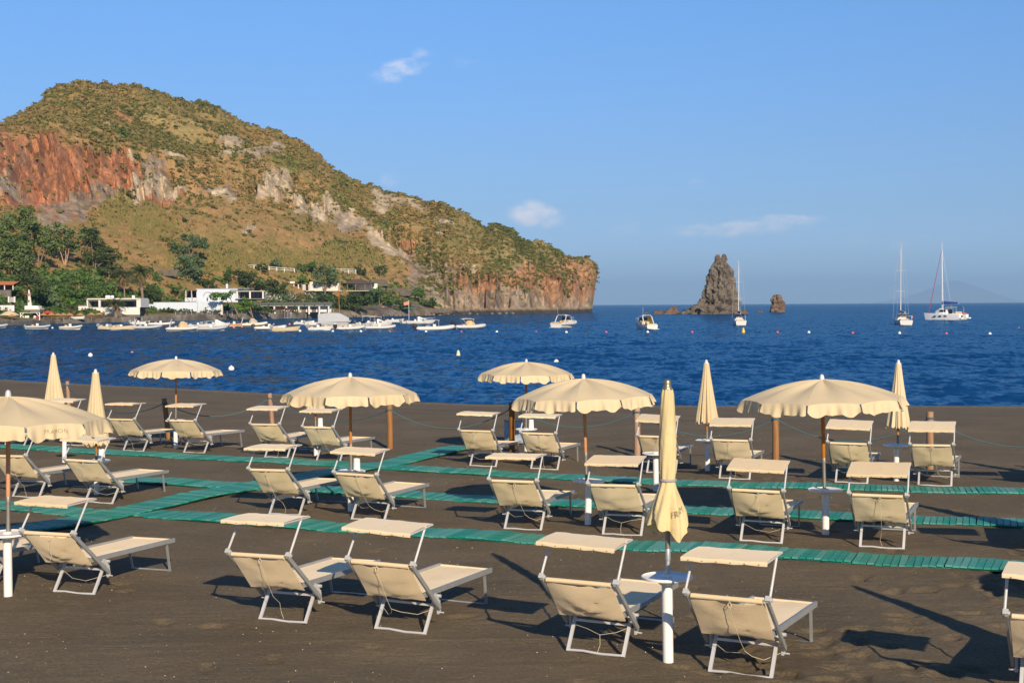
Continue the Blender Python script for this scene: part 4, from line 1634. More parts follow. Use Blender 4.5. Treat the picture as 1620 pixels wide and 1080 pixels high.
def make_closed(seed, z0=.93, z1=2.0, rb=.235):
    root = empty('closed_parasol')
    tag(root, 'x', 'parasol', 'closed cream beach parasols')
    mb = MB()
    n, rows = 96, 22
    sec = []
    for i in range(rows):
        t = i / (rows - 1)
        row = []
        for k in range(n):
            a = 2 * math.pi * k / n
            r = .052 + (rb - .052) * t ** 1.15
            f = abs(math.sin(a * 5 + seed + .5 * math.sin(a * 2 + seed))) ** .6
            g = .5 + .5 * math.sin(a * 19 + seed * 3 + 1.3 * math.sin(a * 3))
            r *= 1 - (.10 + .24 * t) * (1 - f) - .10 * t * g
            z = z1 - (z1 - z0) * t
            if i > rows - 4:
                z += .035 * (i - rows + 4) * (.4 * math.sin(a * 10 + seed) + .5 * math.sin(a * 23)) * .4 - .02 * (1 - f)
            row.append((r * math.cos(a) * (1 + .06 * math.sin(seed)), r * math.sin(a), z))
        sec.append(row)
    mb.loft(sec, closed=True, cap=False)
    mb.loft([[(x * .82, y * .82, z + .02) for x, y, z in sec[-1]], [(x * .3, y * .3, z + .16) for x, y, z in sec[-1]]], closed=True, cap=False)
    mb.build('canopy', M['canvas'], root, True)
    mb = MB()
    mb.tube([(0, 0, z0 - .16), (0, 0, z1 - .02)], .021, 10)
    mb.build('pole', M['wood_pole'], root, True)
    mb = MB()
    mb.tube([(0, 0, .45), (0, 0, z0 - .15)], .021, 10)
    mb.build('pole_sleeve', M['steel'], root, True)
    mb = MB()
    mb.lathe([(.050, z1 - .012), (.045, z1 + .008), (.030, z1 + .014), (.024, z1 + .05), (.012, z1 + .062)], 12)
    mb.build('finial', M['alu'], root, True)
    return root


for (px, py, z0, z1, rb, sd_, lab) in (
        (87, 701, .92, 2.06, .235, 1.0, 'closed cream parasol farthest along the seaward row, near the leaning poles'),
        (153, 782, .86, 2.05, .22, 2.2, 'closed cream parasol rising behind the edge of the lettered open canopy'),
        (1119, 745, .92, 2.03, .24, 3.1, 'slim closed cream parasol against the water between two wooden posts'),
        (1420, 760, .95, 2.06, .24, 4.3, 'closed cream parasol half hidden behind the largest open canopy'),
        (500, 720, .93, 1.50, .24, 5.2, 'low closed cream parasol whose hem shows under an open canopy')):
    o = make_closed(sd_, z0, z1, rb)
    o.location = PG(px, py)
    o.rotation_euler = (R(random.gauss(0, .7)), R(random.gauss(0, .7)), 0)
    o['label'] = lab
# closed and open ones just outside the frame that throw shadows into it
index_children(o)
for (x, y, lab) in ((5.3, 10.1, 'closed parasol just outside the picture beside the cut off front row lounger'), (7.5, 16.9, 'closed parasol just outside the picture in the second row'), (10.2, 22.6, 'closed parasol just outside the picture in the seaward row')):
    o = make_closed(x, .93, 2.3 if y < 12 else 2.05, .23)
    o.location = (x, y, gz((x, y)))
    o['label'] = lab
    t_ = copy_tree(table0)
    t_.location, t_['label'] = (x, y, gz((x, y))), 'white table just outside the picture under ' + ('the front row' if y < 12 else 'the second row' if y < 20 else 'the seaward row') + ' closed parasol'
o = copy_tree(par0)
o.location, o['label'] = (7.3, 11.2, gz((7.3, 11.2))), 'open parasol just outside the picture beyond the front row'
o.scale = (1, 1, 1)

# the wrapped, twisted parasol in the front row


def make_twisted():
    root = empty('closed_parasol')
    tag(root, 'tall closed parasol twisted and tied with a grey band, in the front row', 'parasol', 'closed cream beach parasols')
    n = 84
    prof = [(2.405, .050), (2.36, .060), (2.25, .066), (2.1, .074), (1.95, .081), (1.8, .083), (1.70, .080), (1.64, .074), (1.605, .070), (1.58, .074), (1.53, .090), (1.46, .118), (1.38, .152), (1.31, .186), (1.25, .205), (1.215, .212)]

    def pt(z, r, a, fl):
        tw = (2.4 - z) * 1.35
        f = .5 + .5 * math.sin(9 * (a + tw) + .8 * math.sin(2 * a))
        f2 = .5 + .5 * math.sin(4 * (a + tw) + 1.0)
        k = .86 + .14 * f ** .6 - .07 * (1 - f2)
        if fl > 0:
            k *= 1 - .42 * fl * (1 - abs(math.sin(2.5 * a + .6)) ** .7) - .05 * fl * math.sin(13 * a)
        return k * r
    sec = []
    for i, (z, r) in enumerate(prof):
        fl = max(0, min(1, (1.56 - z) / .34))
        row = []
        for q in range(n):
            a = 2 * math.pi * q / n
            rr = pt(z, r, a, fl)
            zz = z + (fl ** 3) * (.075 * math.sin(a * 2 + .5) + .03 * math.sin(a * 7) - .03)
            row.append((rr * math.cos(a), rr * math.sin(a), zz))
        sec.append(row)
    mb = MB()
    mb.loft(sec, closed=True, cap=False)
    mb.loft([[(x * .86, y * .86, z + .015) for x, y, z in sec[-1]], [(x * .2, y * .2, z + .22) for x, y, z in sec[-1]]], closed=True, cap=False)
    cp = mb.build('canopy', M['canvas_old'], root, True)
    mb = MB()
    mb.lathe([(.076, 1.596), (.079, 1.600), (.079, 1.617), (.076, 1.621)], 28, cap=False)
    mb.build('tie_band', mat('grey band', (.30, .29, .32), .7), root, True)
    mb = MB()
    mb.tube([(0, 0, .98), (0, 0, 1.42)], .0225, 12)
    mb.build('pole', M['steel'], root, True)
    mb = MB()
    mb.tube([(0, 0, .52), (0, 0, .985)], .0205, 12)
    mb.lathe([(.025, .90), (.0255, .905), (.0255, .99), (.023, 1.0)], 12)
    mb.build('pole_sleeve', M['alu_dull'], root, True)
    mb = MB()
    mb.lathe([(.046, 2.400), (.048, 2.41), (.040, 2.425), (.032, 2.44), (.033, 2.455), (.033, 2.475), (.024, 2.49), (.008, 2.495)], 16)
    mb.build('finial', mat('brass grey cap', (.36, .30, .20), .4, metal=.8), root, True)

    def place(x, y):
        a = -math.pi / 2 + (x - .5) * .85 + .55
        z = 1.315 + .052 * y + .05 * (x - .5)
        fl = max(0, min(1, (1.56 - z) / .34))
        r = pt(z, float(np.interp(-z, [-p[0] for p in prof], [p[1] for p in prof])), a, fl) + .008
        return Vector((r * math.cos(a), r * math.sin(a), z))
    lt = bpy.data.objects.new('lettering', text_mesh('FRAM', place, M['ink']))
    COL.objects.link(lt)
    lt.parent = cp
    return root


o = make_twisted()
o.location = PG(1057, 1046)

# ------------------------------------------------------------------ rope fence
POSTS = [(79, 640, 1.5, .035, 4, 'thin orange pole leaning behind the farthest closed parasol'), (109, 652, .95, .06, -2, 'weathered post by the water behind the farthest closed parasol'),
         (267, 694, .98, .062, -6, 'dark leaning post between the pair of loungers under the farthest parasol'), (432, 690, 1.05, .055, -4, 'orange post behind the seaward row lounger, leaning slightly'),
         (617, 710, .99, .066, 0, 'upright post under the rim of the second row open parasol'), (810, 714, 1.05, .062, 0, 'dark post standing beside the clear rubbish bag'),
         (1008, 723, 1.05, .066, 0, 'upright post under the rim of the middle open parasol'), (1227, 732, .99, .066, 0, 'upright post under the rim of the largest open parasol'),
         (1471, 744, 1.10, .066, 0, 'post wound with rope behind the last seaward row lounger'), (1740, 757, 1.0, .066, 0, 'post just outside the picture past the last lounger')]
tops = []
for (px, py, h, r, lean, lab) in POSTS:
    g = PG(px, py)
    mb = MB()
    mb.tube([(0, 0, -.1), (.004, 0, h * .5), (0, 0, h - .006), (0, 0, h)], [r * 1.02, r, r * .96, r * .9], 12)
    mb.cur = 1
    mb.lathe([(r * 1.14, h - .14), (r * 1.2, h - .13), (r * 1.14, h - .12), (r * 1.2, h - .11), (r * 1.12, h - .10)], 12)
    mb.cur = 0
    o = mb.build('rope_post', [M['wood_post'], M['rope']], None, True, loc=g)
    o.rotation_euler.y = R(lean)
    tag(o, lab, 'post', 'wooden posts of the rope fence')
    tops.append(g + Vector((math.sin(R(lean)) * (h - .12), 0, h - .12)))
LR = ['rope sagging between the two leaning poles farthest along the beach', 'rope hanging from the farthest post to the dark leaning post', 'rope dipping between the dark leaning post and the orange post',
      'rope dipping behind the second row open parasol', 'rope hanging between the post under the second row parasol and the rubbish bag post', 'rope sagging behind the middle open parasol',
      'rope sagging from under the middle parasol to under the largest parasol', 'rope sagging behind the largest open parasol', 'rope running out of the picture from the last post']
for i in range(len(tops) - 1):
    a, b = tops[i], tops[i + 1]
    sag = [.35, .5, .38, .40, .42, .36, .42, .44, .42][i]
    mb = MB()
    pts = [a.lerp(b, t) - Vector((0, 0, sag * 4 * t * (1 - t))) - a for t in np.linspace(0, 1, 25)]
    mb.tube(pts, .0115, 6)
    o = mb.build('fence_rope', M['rope'], None, True, loc=a)
    tag(o, LR[i], 'rope', 'ropes of the beach fence')

# rubbish bag on its ring beside the dark post
root = empty('rubbish_bag', PG(813, 703))
tag(root, 'clear bluish plastic rubbish bag hanging beside the dark post', 'rubbish bag')
mb = MB()
sec = []
for i in range(10):
    t = i / 9
    sec.append([((.225 - .02 * t + .016 * float(vnoise(a * 2.2, t * 4, 3)) + .012 * math.sin(a * 9 + t * 3)) * math.cos(a), (.21 + .02 * float(vnoise(a * 2, t * 4, 7))) * math.sin(a), .05 + .50 * t) for a in np.linspace(0, 2 * math.pi, 40, endpoint=False)])
mb.loft(sec, closed=True)
mb.build('bag', M['bag'], root, True)
mb = MB()
mb.tube([(.222 * math.cos(a), .212 * math.sin(a), .55) for a in np.linspace(0, 2 * math.pi, 24)], .009, 6, cap=False)
mb.build('ring', M['steel'], root)

# ================================================================== trees and village on the far shore
WHITE = mat('white limewash', (.64, .61, .56), .85, var=.06, vscale=.6, objvar=.03, dirt=((.55, .49, .41), .60, .85, .35))
CREAMW = mat('cream plaster', (.60, .55, .47), .85, var=.06, vscale=.6)
STONE = mat('dark field stone', (.135, .115, .095), .95, var=.4, vscale=.9, bump=.8, bscale=1.6)
STONE2 = mat('terrace stone', (.135, .112, .085), .95, var=.4, vscale=.8, bump=.8, bscale=1.4)
DARKROOF = mat('grey roof', (.075, .075, .080), .8, var=.15)
BROWNROOF = mat('brown roof tile', (.085, .062, .048), .8, var=.2)
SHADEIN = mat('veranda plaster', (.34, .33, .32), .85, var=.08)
DARKIN = mat('dark opening', (.025, .025, .028), .6)
GLASS = mat('window glass', (.05, .07, .09), .12)
ORANGE = mat('orange awning', (.55, .17, .05), .8)
STRAW = mat('straw thatch', (.40, .21, .075), .9, var=.25, vscale=6)
REDCL = mat('red cloth', (.55, .06, .05), .8)
WOODB = mat('brown timber', (.16, .10, .06), .8)
BARK = mat('bark', (.20, .135, .095), .9, var=.25, vscale=2)
PINKBARK = mat('pale pink bark', (.42, .25, .16), .9, var=.2, vscale=2)
RAILM = mat('galvanised rail', (.42, .42, .42), .5, metal=.4)


def tree(name, label, cat, px, py, lobes, leaf, per=2.4, size=.72, trunk=.22, bark=BARK, group='trees above the far shore', D=None, seed=0):
    """px, py: foot of the trunk; lobes: (dx, dy up, rx, ry) in photo pixels about the foot"""
    g = land_at(px, py) if D is None else PD(px, py, D)
    k = g.y / F
    r = np.random.default_rng(int(px * 7 + py * 13 + seed))
    root = empty(name, g)
    tag(root, label, cat, group)
    L3, big = [], []
    for (dx, dy, rx, ry) in lobes:
        cx, cz, ax, az = dx * k, dy * k, rx * k, ry * k
        big.append((cx, 0, cz))
        n = 9
        for i in range(n):
            a, e = r.uniform(0, 6.28), r.uniform(-.9, 1)
            q = r.uniform(.35, .72)
            L3.append((cx + math.cos(a) * ax * q, math.sin(a) * ax * q * .9, cz + e * az * .58, ax * r.uniform(.32, .52), ax * r.uniform(.32, .5), az * r.uniform(.30, .46)))
    me = crown_mesh('crown', L3, per * 8.5, size, leaf, r)
    o = bpy.data.objects.new('crown', me)
    COL.objects.link(o)
    o.parent = root
    mb = MB()
    zb = min(b[2] for b in big)
    for (cx, cy, cz) in big:
        mid = (cx * .25 + r.normal(0, .3), r.normal(0, .3), max(.5, zb * .45))
        mb.tube([(r.normal(0, .05), 0, -1.2), mid, (cx * .8, cy, cz)], [trunk * 1.2, trunk * .85, trunk * .3], 6)
    t = mb.build('trunk', bark, root, True)
    return root


E = 'eucalyptus'
for a in (
    ('eucalyptus_tree', 'tall green eucalyptus at the edge of the photo below the red cliff', 'tree', 14, 432, [(4, 66, 24, 28), (-10, 38, 26, 22), (18, 34, 20, 20)], E),
    ('eucalyptus_tree', 'highest eucalyptus of the grove, reaching up to the cliff foot', 'tree', 40, 420, [(-6, 76, 24, 22), (12, 58, 26, 24), (-4, 32, 24, 20)], E),
    ('eucalyptus_tree', 'broad eucalyptus in the middle of the grove with two pale stems', 'tree', 63, 420, [(2, 46, 24, 22), (14, 30, 18, 18)], E),
    ('eucalyptus_tree', 'eucalyptus with a forked pink trunk showing under its crown', 'tree', 104, 418, [(-14, 32, 20, 18), (10, 34, 22, 18), (-2, 54, 18, 16)], E, 2.4, .72, .17, PINKBARK),
    ('eucalyptus_tree', 'dark bushy eucalyptus at the open end of the grove', 'tree', 152, 424, [(0, 24, 30, 24), (-8, 52, 22, 20), (20, 12, 22, 16)], 'dark'),
    ('eucalyptus_tree', 'small eucalyptus top peeping between the grove and the dry slope', 'tree', 136, 392, [(2, 26, 16, 12), (18, 22, 12, 9)], E),
    ('eucalyptus_tree', 'lower eucalyptus filling the grove above the red cliff awning house', 'tree', 24, 446, [(-8, 26, 24, 18), (16, 30, 20, 18)], E),
    ('broadleaf_tree', 'dark round tree behind the white sail shaped sign', 'tree', 48, 486, [(0, 36, 28, 30), (-16, 14, 14, 18)], 'dark', 2.6),
    ('broadleaf_tree', 'grey green round tree beside the dark one behind the sail shaped sign', 'tree', 77, 488, [(0, 24, 24, 22), (14, 10, 16, 14)], 'grey_green', 2.4),
    ('broadleaf_tree', 'green tree between the palms and the grey green round tree', 'tree', 122, 478, [(0, 26, 24, 24), (12, 6, 14, 14)], 'green', 2.4),
    ('broadleaf_tree', 'bright green round bush at the foot of the eucalyptus grove', 'bush', 137, 445, [(0, 10, 10, 8)], 'bright', 3.4, .6),
    ('broadleaf_tree', 'low dark tree under the eucalyptus beside the bright round bush', 'tree', 172, 440, [(0, 12, 22, 12)], 'dark', 2.6),
    ('broadleaf_tree', 'olive coloured tree spreading behind the white house with tanks', 'tree', 165, 474, [(0, 16, 26, 13), (-18, 8, 12, 10)], 'green', 2.6),
    ('broadleaf_tree', 'young yellow green tree behind the straw parasols', 'tree', 110, 490, [(0, 10, 12, 10)], 'bright', 2.8, .7),
    ('broadleaf_tree', 'dark tree between the tall palm and the long white wall', 'tree', 245, 482, [(0, 18, 16, 16), (-12, 22, 14, 14)], 'dark', 2.6),
    ('eucalyptus_tree', 'upper of the blue green eucalyptus on the open dry slope, flat topped', 'tree', 300, 408, [(-14, 18, 20, 11), (14, 26, 18, 12), (2, 36, 14, 8), (24, 20, 10, 8)], 'grey_green', 2.8),
    ('eucalyptus_tree', 'large rounded blue green eucalyptus on the open slope above the white house', 'tree', 302, 442, [(-12, 26, 18, 20), (12, 26, 18, 20), (0, 12, 22, 10)], 'grey_green', 2.8),
    ('broadleaf_tree', 'spreading tree beside the big blue green eucalyptus above the long wall', 'tree', 282, 468, [(0, 14, 14, 8)], 'green', 2.6),
    ('broadleaf_tree', 'dark low tree behind the chimney of the white house', 'tree', 330, 458, [(0, 10, 20, 10)], 'dark', 2.6),
    ('broadleaf_tree', 'slim green tree rising behind the veranda', 'tree', 360, 452, [(0, 14, 10, 20)], 'green', 2.6),
    ('broadleaf_tree', 'full dark green tree above the veranda roof', 'tree', 392, 456, [(-4, 20, 20, 16), (10, 10, 14, 10)], 'dark', 2.6),
    ('broadleaf_tree', 'wide dark tree standing between veranda and oleander hedge', 'tree', 430, 464, [(-6, 14, 22, 14), (12, 10, 16, 12)], 'dark', 2.6),
    ('broadleaf_tree', 'small dark tree in front of the upper white rail fence', 'tree', 412, 429, [(0, 6, 9, 8), (10, 4, 8, 6)], 'dark', 2.8, .7),
    ('broadleaf_tree', 'rounded blue green tree topping the upper rail fence', 'tree', 437, 428, [(0, 14, 11, 12)], 'grey_green', 2.8, .7),
    ('broadleaf_tree', 'green tree left of the willow like tree by the upper white house', 'tree', 482, 430, [(0, 8, 16, 9), (12, 12, 12, 8)], 'green', 2.6),
    ('broadleaf_tree', 'small bright umbrella shaped tree beside the upper house columns', 'tree', 479, 458, [(0, 16, 14, 8)], 'bright', 3.0, .7),
    ('broadleaf_tree', 'nearer of two round bushes on the slope above the pavilion', 'bush', 570, 434, [(0, 8, 11, 9)], 'dark', 3.0, .7),
    ('broadleaf_tree', 'farther of two round bushes on the slope above the pavilion', 'bush', 603, 435, [(0, 8, 12, 8)], 'dark', 3.0, .7),
    ('tamarisk_tree', 'large dark tamarisk at the quay behind the covered sailing boat', 'tree', 562, 494, [(-12, 14, 22, 14), (14, 16, 22, 14), (0, 22, 18, 12)], 'dark', 2.8),
    ('broadleaf_tree', 'lush green tree between the tamarisk and the terrace wall', 'tree', 600, 482, [(0, 14, 22, 14), (14, 6, 12, 10)], 'green', 2.8),
    ('tamarisk_tree', 'olive tamarisk bush on the rocks beside the terrace', 'tree', 634, 494, [(0, 8, 20, 11)], 'dark', 2.8),
    ('broadleaf_tree', 'green bush climbing to the grey cliff at the end of the terrace', 'bush', 668, 482, [(-6, 16, 14, 14), (10, 4, 16, 9)], 'green', 2.8),
    ('shrub', 'dark shrub alone on the skyline of the headland', 'bush', 293, 158, [(0, 3, 5, 4.5)], 'dark', 3.0, .8),
    ('shrub', 'deep green shrub on the upper slope above the pale rock', 'bush', 195, 216, [(0, 7, 10, 10)], 'green', 2.6, .9),
    ('shrub', 'small dark shrub above the edge of the red cliff', 'bush', 153, 219, [(0, 5, 6, 7)], 'dark', 2.6, .8),
    ('shrub', 'dark juniper shrub on the reed slope below the pale rock', 'bush', 296, 352, [(0, 4, 6, 6)], 'dark', 2.6, .8),
):
    a = list(a)
    per, size, tr, bk = (a[7:] + [2.4, .72, .22, BARK][len(a) - 7:]) if len(a) < 11 else a[7:11]
    tree(*a[:7], per=per, size=size, trunk=tr, bark=bk, group='bushes on the far shore' if a[2] == 'bush' else 'trees above the far shore')

DP = land_at(332, 495).y - 4
tree('pine_tree', 'umbrella pine with a leaning trunk in front of the bluish white house', 'tree', 378, 496, [(-32, 26, 17, 9), (-20, 29, 12, 8)], 'bright', 3.0, .6, D=DP)
tree('pine_tree', 'lower umbrella pine leaning over the quay fence', 'tree', 400, 496, [(-20, 11, 19, 9), (-7, 19, 14, 9)], 'bright', 3.0, .6, D=DP + 2)
tree('willow_tree', 'drooping blue green tree in front of the upper white house', 'tree', 514, 461, [(0, 30, 19, 18), (11, 18, 14, 16), (-10, 22, 12, 14)], 'grey_green', 3.0, D=land_at(500, 459.5).y - 9)


def hedge(label, px0, px1, py0, py1, leaf, D=None, name='hedge', seed=1, per=4.0, size=.55):
    pm, pb = (px0 + px1) / 2, py1
    g = land_at(pm, pb) if D is None else PD(pm, pb, D)
    k = g.y / F
    w, h = (px1 - px0) * k, (py1 - py0) * k
    r = np.random.default_rng(int(px0 + seed))
    L3 = []
    n = max(3, int(w / h * 2.2))
    for i in range(n):
        x = -w / 2 + w * (i + .5) / n
        L3.append((x, r.normal(0, .4), h * r.uniform(.42, .55), max(h * .55, w / n * .75), h * .6, h * r.uniform(.42, .55)))
    o = bpy.data.objects.new(name, crown_mesh('foliage', L3, per * 6, size, leaf, r))
    COL.objects.link(o)
    o.location = g
    tag(o, label, 'hedge', 'hedges in the gardens by the quay')
    return o


hedge('white flowering oleander hedge beside the veranda columns', 411, 428, 460, 474, 'oleander')
hedge('long white flowering oleander hedge above the grey arcade roof', 428, 466, 461, 477, 'oleander', seed=2)
hedge('white flowering oleander hedge below the upper white house', 468, 514, 460, 475, 'oleander', seed=3)
hedge('red flowering shrub between the white oleander hedges', 463, 474, 464, 477, 'red_flower')
hedge('plain green hedge at the end of the white oleanders', 500, 530, 464, 477, 'green')
hedge('low dark hedge with pink blossom along the foot of the long white wall', 236, 306, 488, 495, 'dark')
hedge('clipped arch shaped hedge in front of the arcade columns', 479, 499, 487.5, 496, 'dark')
hedge('smaller clipped hedge beside the tamarisk', 503, 514, 488, 496, 'dark')
hedge('clipped dark hedge by the wire cage on the quay', 459, 473, 487, 496, 'dark')
hedge('dark hedge in front of the arched niche of the white house', 318, 350, 489, 496, 'dark', land_at(332, 495).y - 1.5)
hedge('red flowering hedge behind the wire cage', 436, 464, 485, 493, 'red_flower')
hedge('red and yellow shrubs beside the lettered sign', 22, 31, 480, 492, 'red_flower')
hedge('yellow green shrubs above the lettered sign', 6, 28, 474, 484, 'bright')
hedge('dark hedge behind the umbrella pines', 370, 434, 484, 494, 'dark')


def palm(label, px, py, h_px, r_px, D, seed, dry, lean=0.0, trunk=.30):
    g = PD(px, py, D)
    k = D / F
    h, Rr = h_px * k, r_px * k
    r = np.random.default_rng(seed)
    root = empty('palm_tree', g)
    tag(root, label, 'palm tree', 'palms by the white house')
    mb = MB()
    mb.tube([(0, 0, -.6), (lean * .4, 0, h * .35), (lean, 0, h)], [trunk * 1.5, trunk, trunk * .9], 9)
    mb.build('trunk', BARK, root, True)
    for part, mt, n, e0, e1 in (('fronds', 'palm', 46, .05, 1.35), ('dry_fronds', 'palm_dry', dry, -1.1, .1)):
        V, Q, T = [], [], []
        for i in range(n):
            a, e = r.uniform(0, 6.28), r.uniform(e0, e1)
            Ln = Rr * r.uniform(.85, 1.15) * (1 if part == 'fronds' else .9)
            pts = []
            p, ang = np.array([lean, 0, h]), e
            for s in range(7):
                pts.append(p.copy())
                p = p + np.array([math.cos(a) * math.cos(ang), math.sin(a) * math.cos(ang), math.sin(ang)]) * Ln / 6
                ang -= .26 if part == 'fronds' else .16
            side = np.array([-math.sin(a), math.cos(a), 0])
            for s in range(6):
                p0, p1 = pts[s], pts[s + 1]
                for q in range(2):
                    for sg in (-1, 1):
                        b0 = p0 + (p1 - p0) * q / 2
                        b1 = p0 + (p1 - p0) * (q + .8) / 2
                        w = Ln * .17 * (1 - .1 * s) * min(1, .5 + s * .4)
                        tip = (b0 + b1) / 2 + side * sg * w + (p1 - p0) * .5 - np.array([0, 0, w * .45])
                        o_ = len(V)
                        V += [b0, b1, tip + (p1 - p0) * .06, tip]
                        Q.append([o_, o_ + 1, o_ + 2, o_ + 3])
                        T += [r.random()] * 4
        o = bpy.data.objects.new(part, npmesh(part, V, Q, LEAF[mt], False, {'tint': np.array(T)}))
        COL.objects.link(o)
        o.parent = root
        o['kind'] = 'stuff'
    return root


palm('tall palm with a leaning trunk beside the white house with tanks', 229, 499, 68, 24, land_at(229, 498).y - 1, 3, 34, -1.2, .38)
palm('slimmer palm with a dry crown above the white house with tanks', 197, 474, 38, 20, land_at(197, 476).y, 5, 44, 0, .24)
palm('short broad palm in front of the white house with tanks', 184, 500, 17, 22, land_at(184, 501).y, 8, 20, 0, .5)
palm('stubby dry palm beside the straw parasols', 114, 503, 14, 12, land_at(114, 503).y, 11, 40, 0, .45)

# ------------------------------------------------------------------ buildings


def wbox(mb, px0, px1, py0, py1, D, depth, off=0.0):
    """axis aligned block whose front covers that patch of the photograph at distance D"""
    a, b = PD(px0, py1, D), PD(px1, py0, D)
    mb.box(((a.x + b.x) / 2, D + depth / 2 + off, (a.z + b.z) / 2), (b.x - a.x, depth, b.z - a.z))


def part(root, name, material, items, D, off=0.0):
    mb = MB()
    for (a, b, c, d, dep) in items:
        wbox(mb, a, b, c, d, D, dep, off)
    o = mb.build(name, material, root)
    return o


def house(name, label, cat='house', group=None):
    r = empty(name)
    return tag(r, label, cat, group)


# white house with roof tanks
h = house('white_house', 'flat roofed white house with pillars and water tanks behind the short palm')
D = land_at(180, 498.5).y
part(h, 'wall', WHITE, [(139, 221, 486, 501, .4)], D)
part(h, 'wall', WHITE, [(216, 222.5, 472.4, 486, 9)], D)
part(h, 'back_wall', SHADEIN, [(139, 216, 475.5, 486.2, .4)], D + 4)
part(h, 'wall', WHITE, [(137.2, 139.0, 474, 490, 7)], D)
part(h, 'roof', CREAMW, [(137.5, 221, 471.4, 473.8, 9)], D - .3)
part(h, 'roof_beam', SHADEIN, [(139.2, 216, 473.9, 475.6, .5)], D + .2)
for x in (157.3, 177.0):
    part(h, 'pillar', WHITE, [(x - 1.5, x + 1.5, 473.9, 486, .6)], D + .05)
part(h, 'stone_base', STONE, [(193, 221, 497.5, 502.5, .6)], D - .35)
for (a, b) in ((145, 153), (162, 172), (184, 194), (199, 211)):
    f = part(h, 'window', GLASS, [(a, b, 477.5, 485, .15)], D + 3.82)
    part(f, 'frame', WOODB, [(a - .3, a, 477.2, 485.2, .2), (b, b + .3, 477.2, 485.2, .2)], D + 3.76)
for (x, y) in ((169, 468.4), (178, 468.2), (211, 468.6), (172.6, 469.4)):
    t = MB()
    p0 = PD(x, 471.3, D + 3)
    t.lathe([(.42, 0), (.45, .1), (.45, .62), (.30, .74), (.12, .78)], 12, (p0.x, p0.y, p0.z))
    tk = t.build('water_tank', M['plastic_white'], None, True)
    tag(tk, 'x', 'water tank', 'water tanks on the flat roof')
    tk['label'] = {169: 'white water tank first of the pair above the middle pillar of the house', 178: 'white water tank second of the pair on the flat roof',
                   211: 'white water tank alone above the corner of the flat roof near the palm', 172.6: 'small white water tank squeezed between the pair on the roof'}[x]
DA = land_at(130, 494).y
h = house('annex', 'low pale annex with a water tank beside the white pillared house')
part(h, 'wall', WHITE, [(124, 137, 483, 496, 5)], DA)
part(h, 'roof', STONE2, [(123.5, 137.2, 481.8, 483, 6)], DA - .4)
part(h, 'door', WOODB, [(129, 131.6, 487, 494, .1)], DA - .15)

BLUEW = mat('pale bluish wall', (.52, .57, .64), .85, var=.05, vscale=.6, dirt=((.40, .44, .50), .60, .85, .35))  # bluer, slightly darker wall tone for the garden wall and arched house
# long garden wall, stepped
h = house('garden_wall', 'long bluish white garden wall stepping up beside the tall palm', 'wall')
D = land_at(275, 493.5).y
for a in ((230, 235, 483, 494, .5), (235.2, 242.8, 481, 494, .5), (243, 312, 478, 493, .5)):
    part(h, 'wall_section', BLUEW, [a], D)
part(h, 'coping', CREAMW, [(243, 312, 477.4, 477.95, .7)], D - .1)
# white house with arches
h = house('white_house', 'bluish white house with blind arches and a chimney behind the umbrella pines')
D = land_at(332, 495).y
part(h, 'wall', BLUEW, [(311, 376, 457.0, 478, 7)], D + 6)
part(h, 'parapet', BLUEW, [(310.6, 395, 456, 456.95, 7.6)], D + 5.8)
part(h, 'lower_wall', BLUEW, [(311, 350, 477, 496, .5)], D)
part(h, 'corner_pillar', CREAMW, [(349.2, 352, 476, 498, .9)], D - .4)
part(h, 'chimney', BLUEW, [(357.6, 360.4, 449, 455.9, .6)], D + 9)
part(h, 'terrace', SHADEIN, [(311, 376, 478.1, 478.8, 6)], D + .5)
for cx, ty in ((329, 462), (346, 462.5), (332, 484.5)):
    mb = MB()
    Da = D + 5.93 if ty < 470 else D - .07
    pts = []
    for a in np.linspace(0, math.pi, 13):
        pts.append(PD(cx + 7 * math.cos(a), ty + 7 - 7 * math.sin(a), Da))
    mb.tube(pts, .14, 5)
    mb.build('arch', SHADEIN, h)
part(h, 'door', DARKIN, [(324, 326.2, 486, 494, .1)], D - .06)
part(h, 'window', GLASS, [(327, 329, 471, 476, .1)], D + 5.92)
part(h, 'pergola_roof', WOODB, [(294, 311, 458.6, 459.6, 5)], D + 5)
part(h, 'pergola_back', DARKIN, [(296, 310.8, 460, 471, .2)], D + 10)
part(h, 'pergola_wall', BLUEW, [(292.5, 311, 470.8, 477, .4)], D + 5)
for x in (294, 303):
    part(h, 'pergola_post', CREAMW, [(x - .5, x + .5, 459.6, 470.8, .3)], D + 5)
h = house('veranda', 'deep shaded veranda with three white columns and a thin flat roof', 'veranda')
part(h, 'roof', DARKROOF, [(364, 397, 458.4, 459.8, 6)], D + 5.7)
part(h, 'roof_slab', WHITE, [(366, 419, 460.1, 461.2, 6)], D + 5)
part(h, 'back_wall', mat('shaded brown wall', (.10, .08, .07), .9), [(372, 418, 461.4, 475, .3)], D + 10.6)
for x in (375, 395.4, 416):
    part(h, 'column', WHITE, [(x - 1.1, x + 1.1, 461.3, 472, .5)], D + 5.1)
for a, b in ((379, 385), (400, 410)):
    part(h, 'window', GLASS, [(a, b, 463, 470, .1)], D + 10.5)
part(h, 'floor', SHADEIN, [(372, 419, 472, 473, 6)], D + 5)
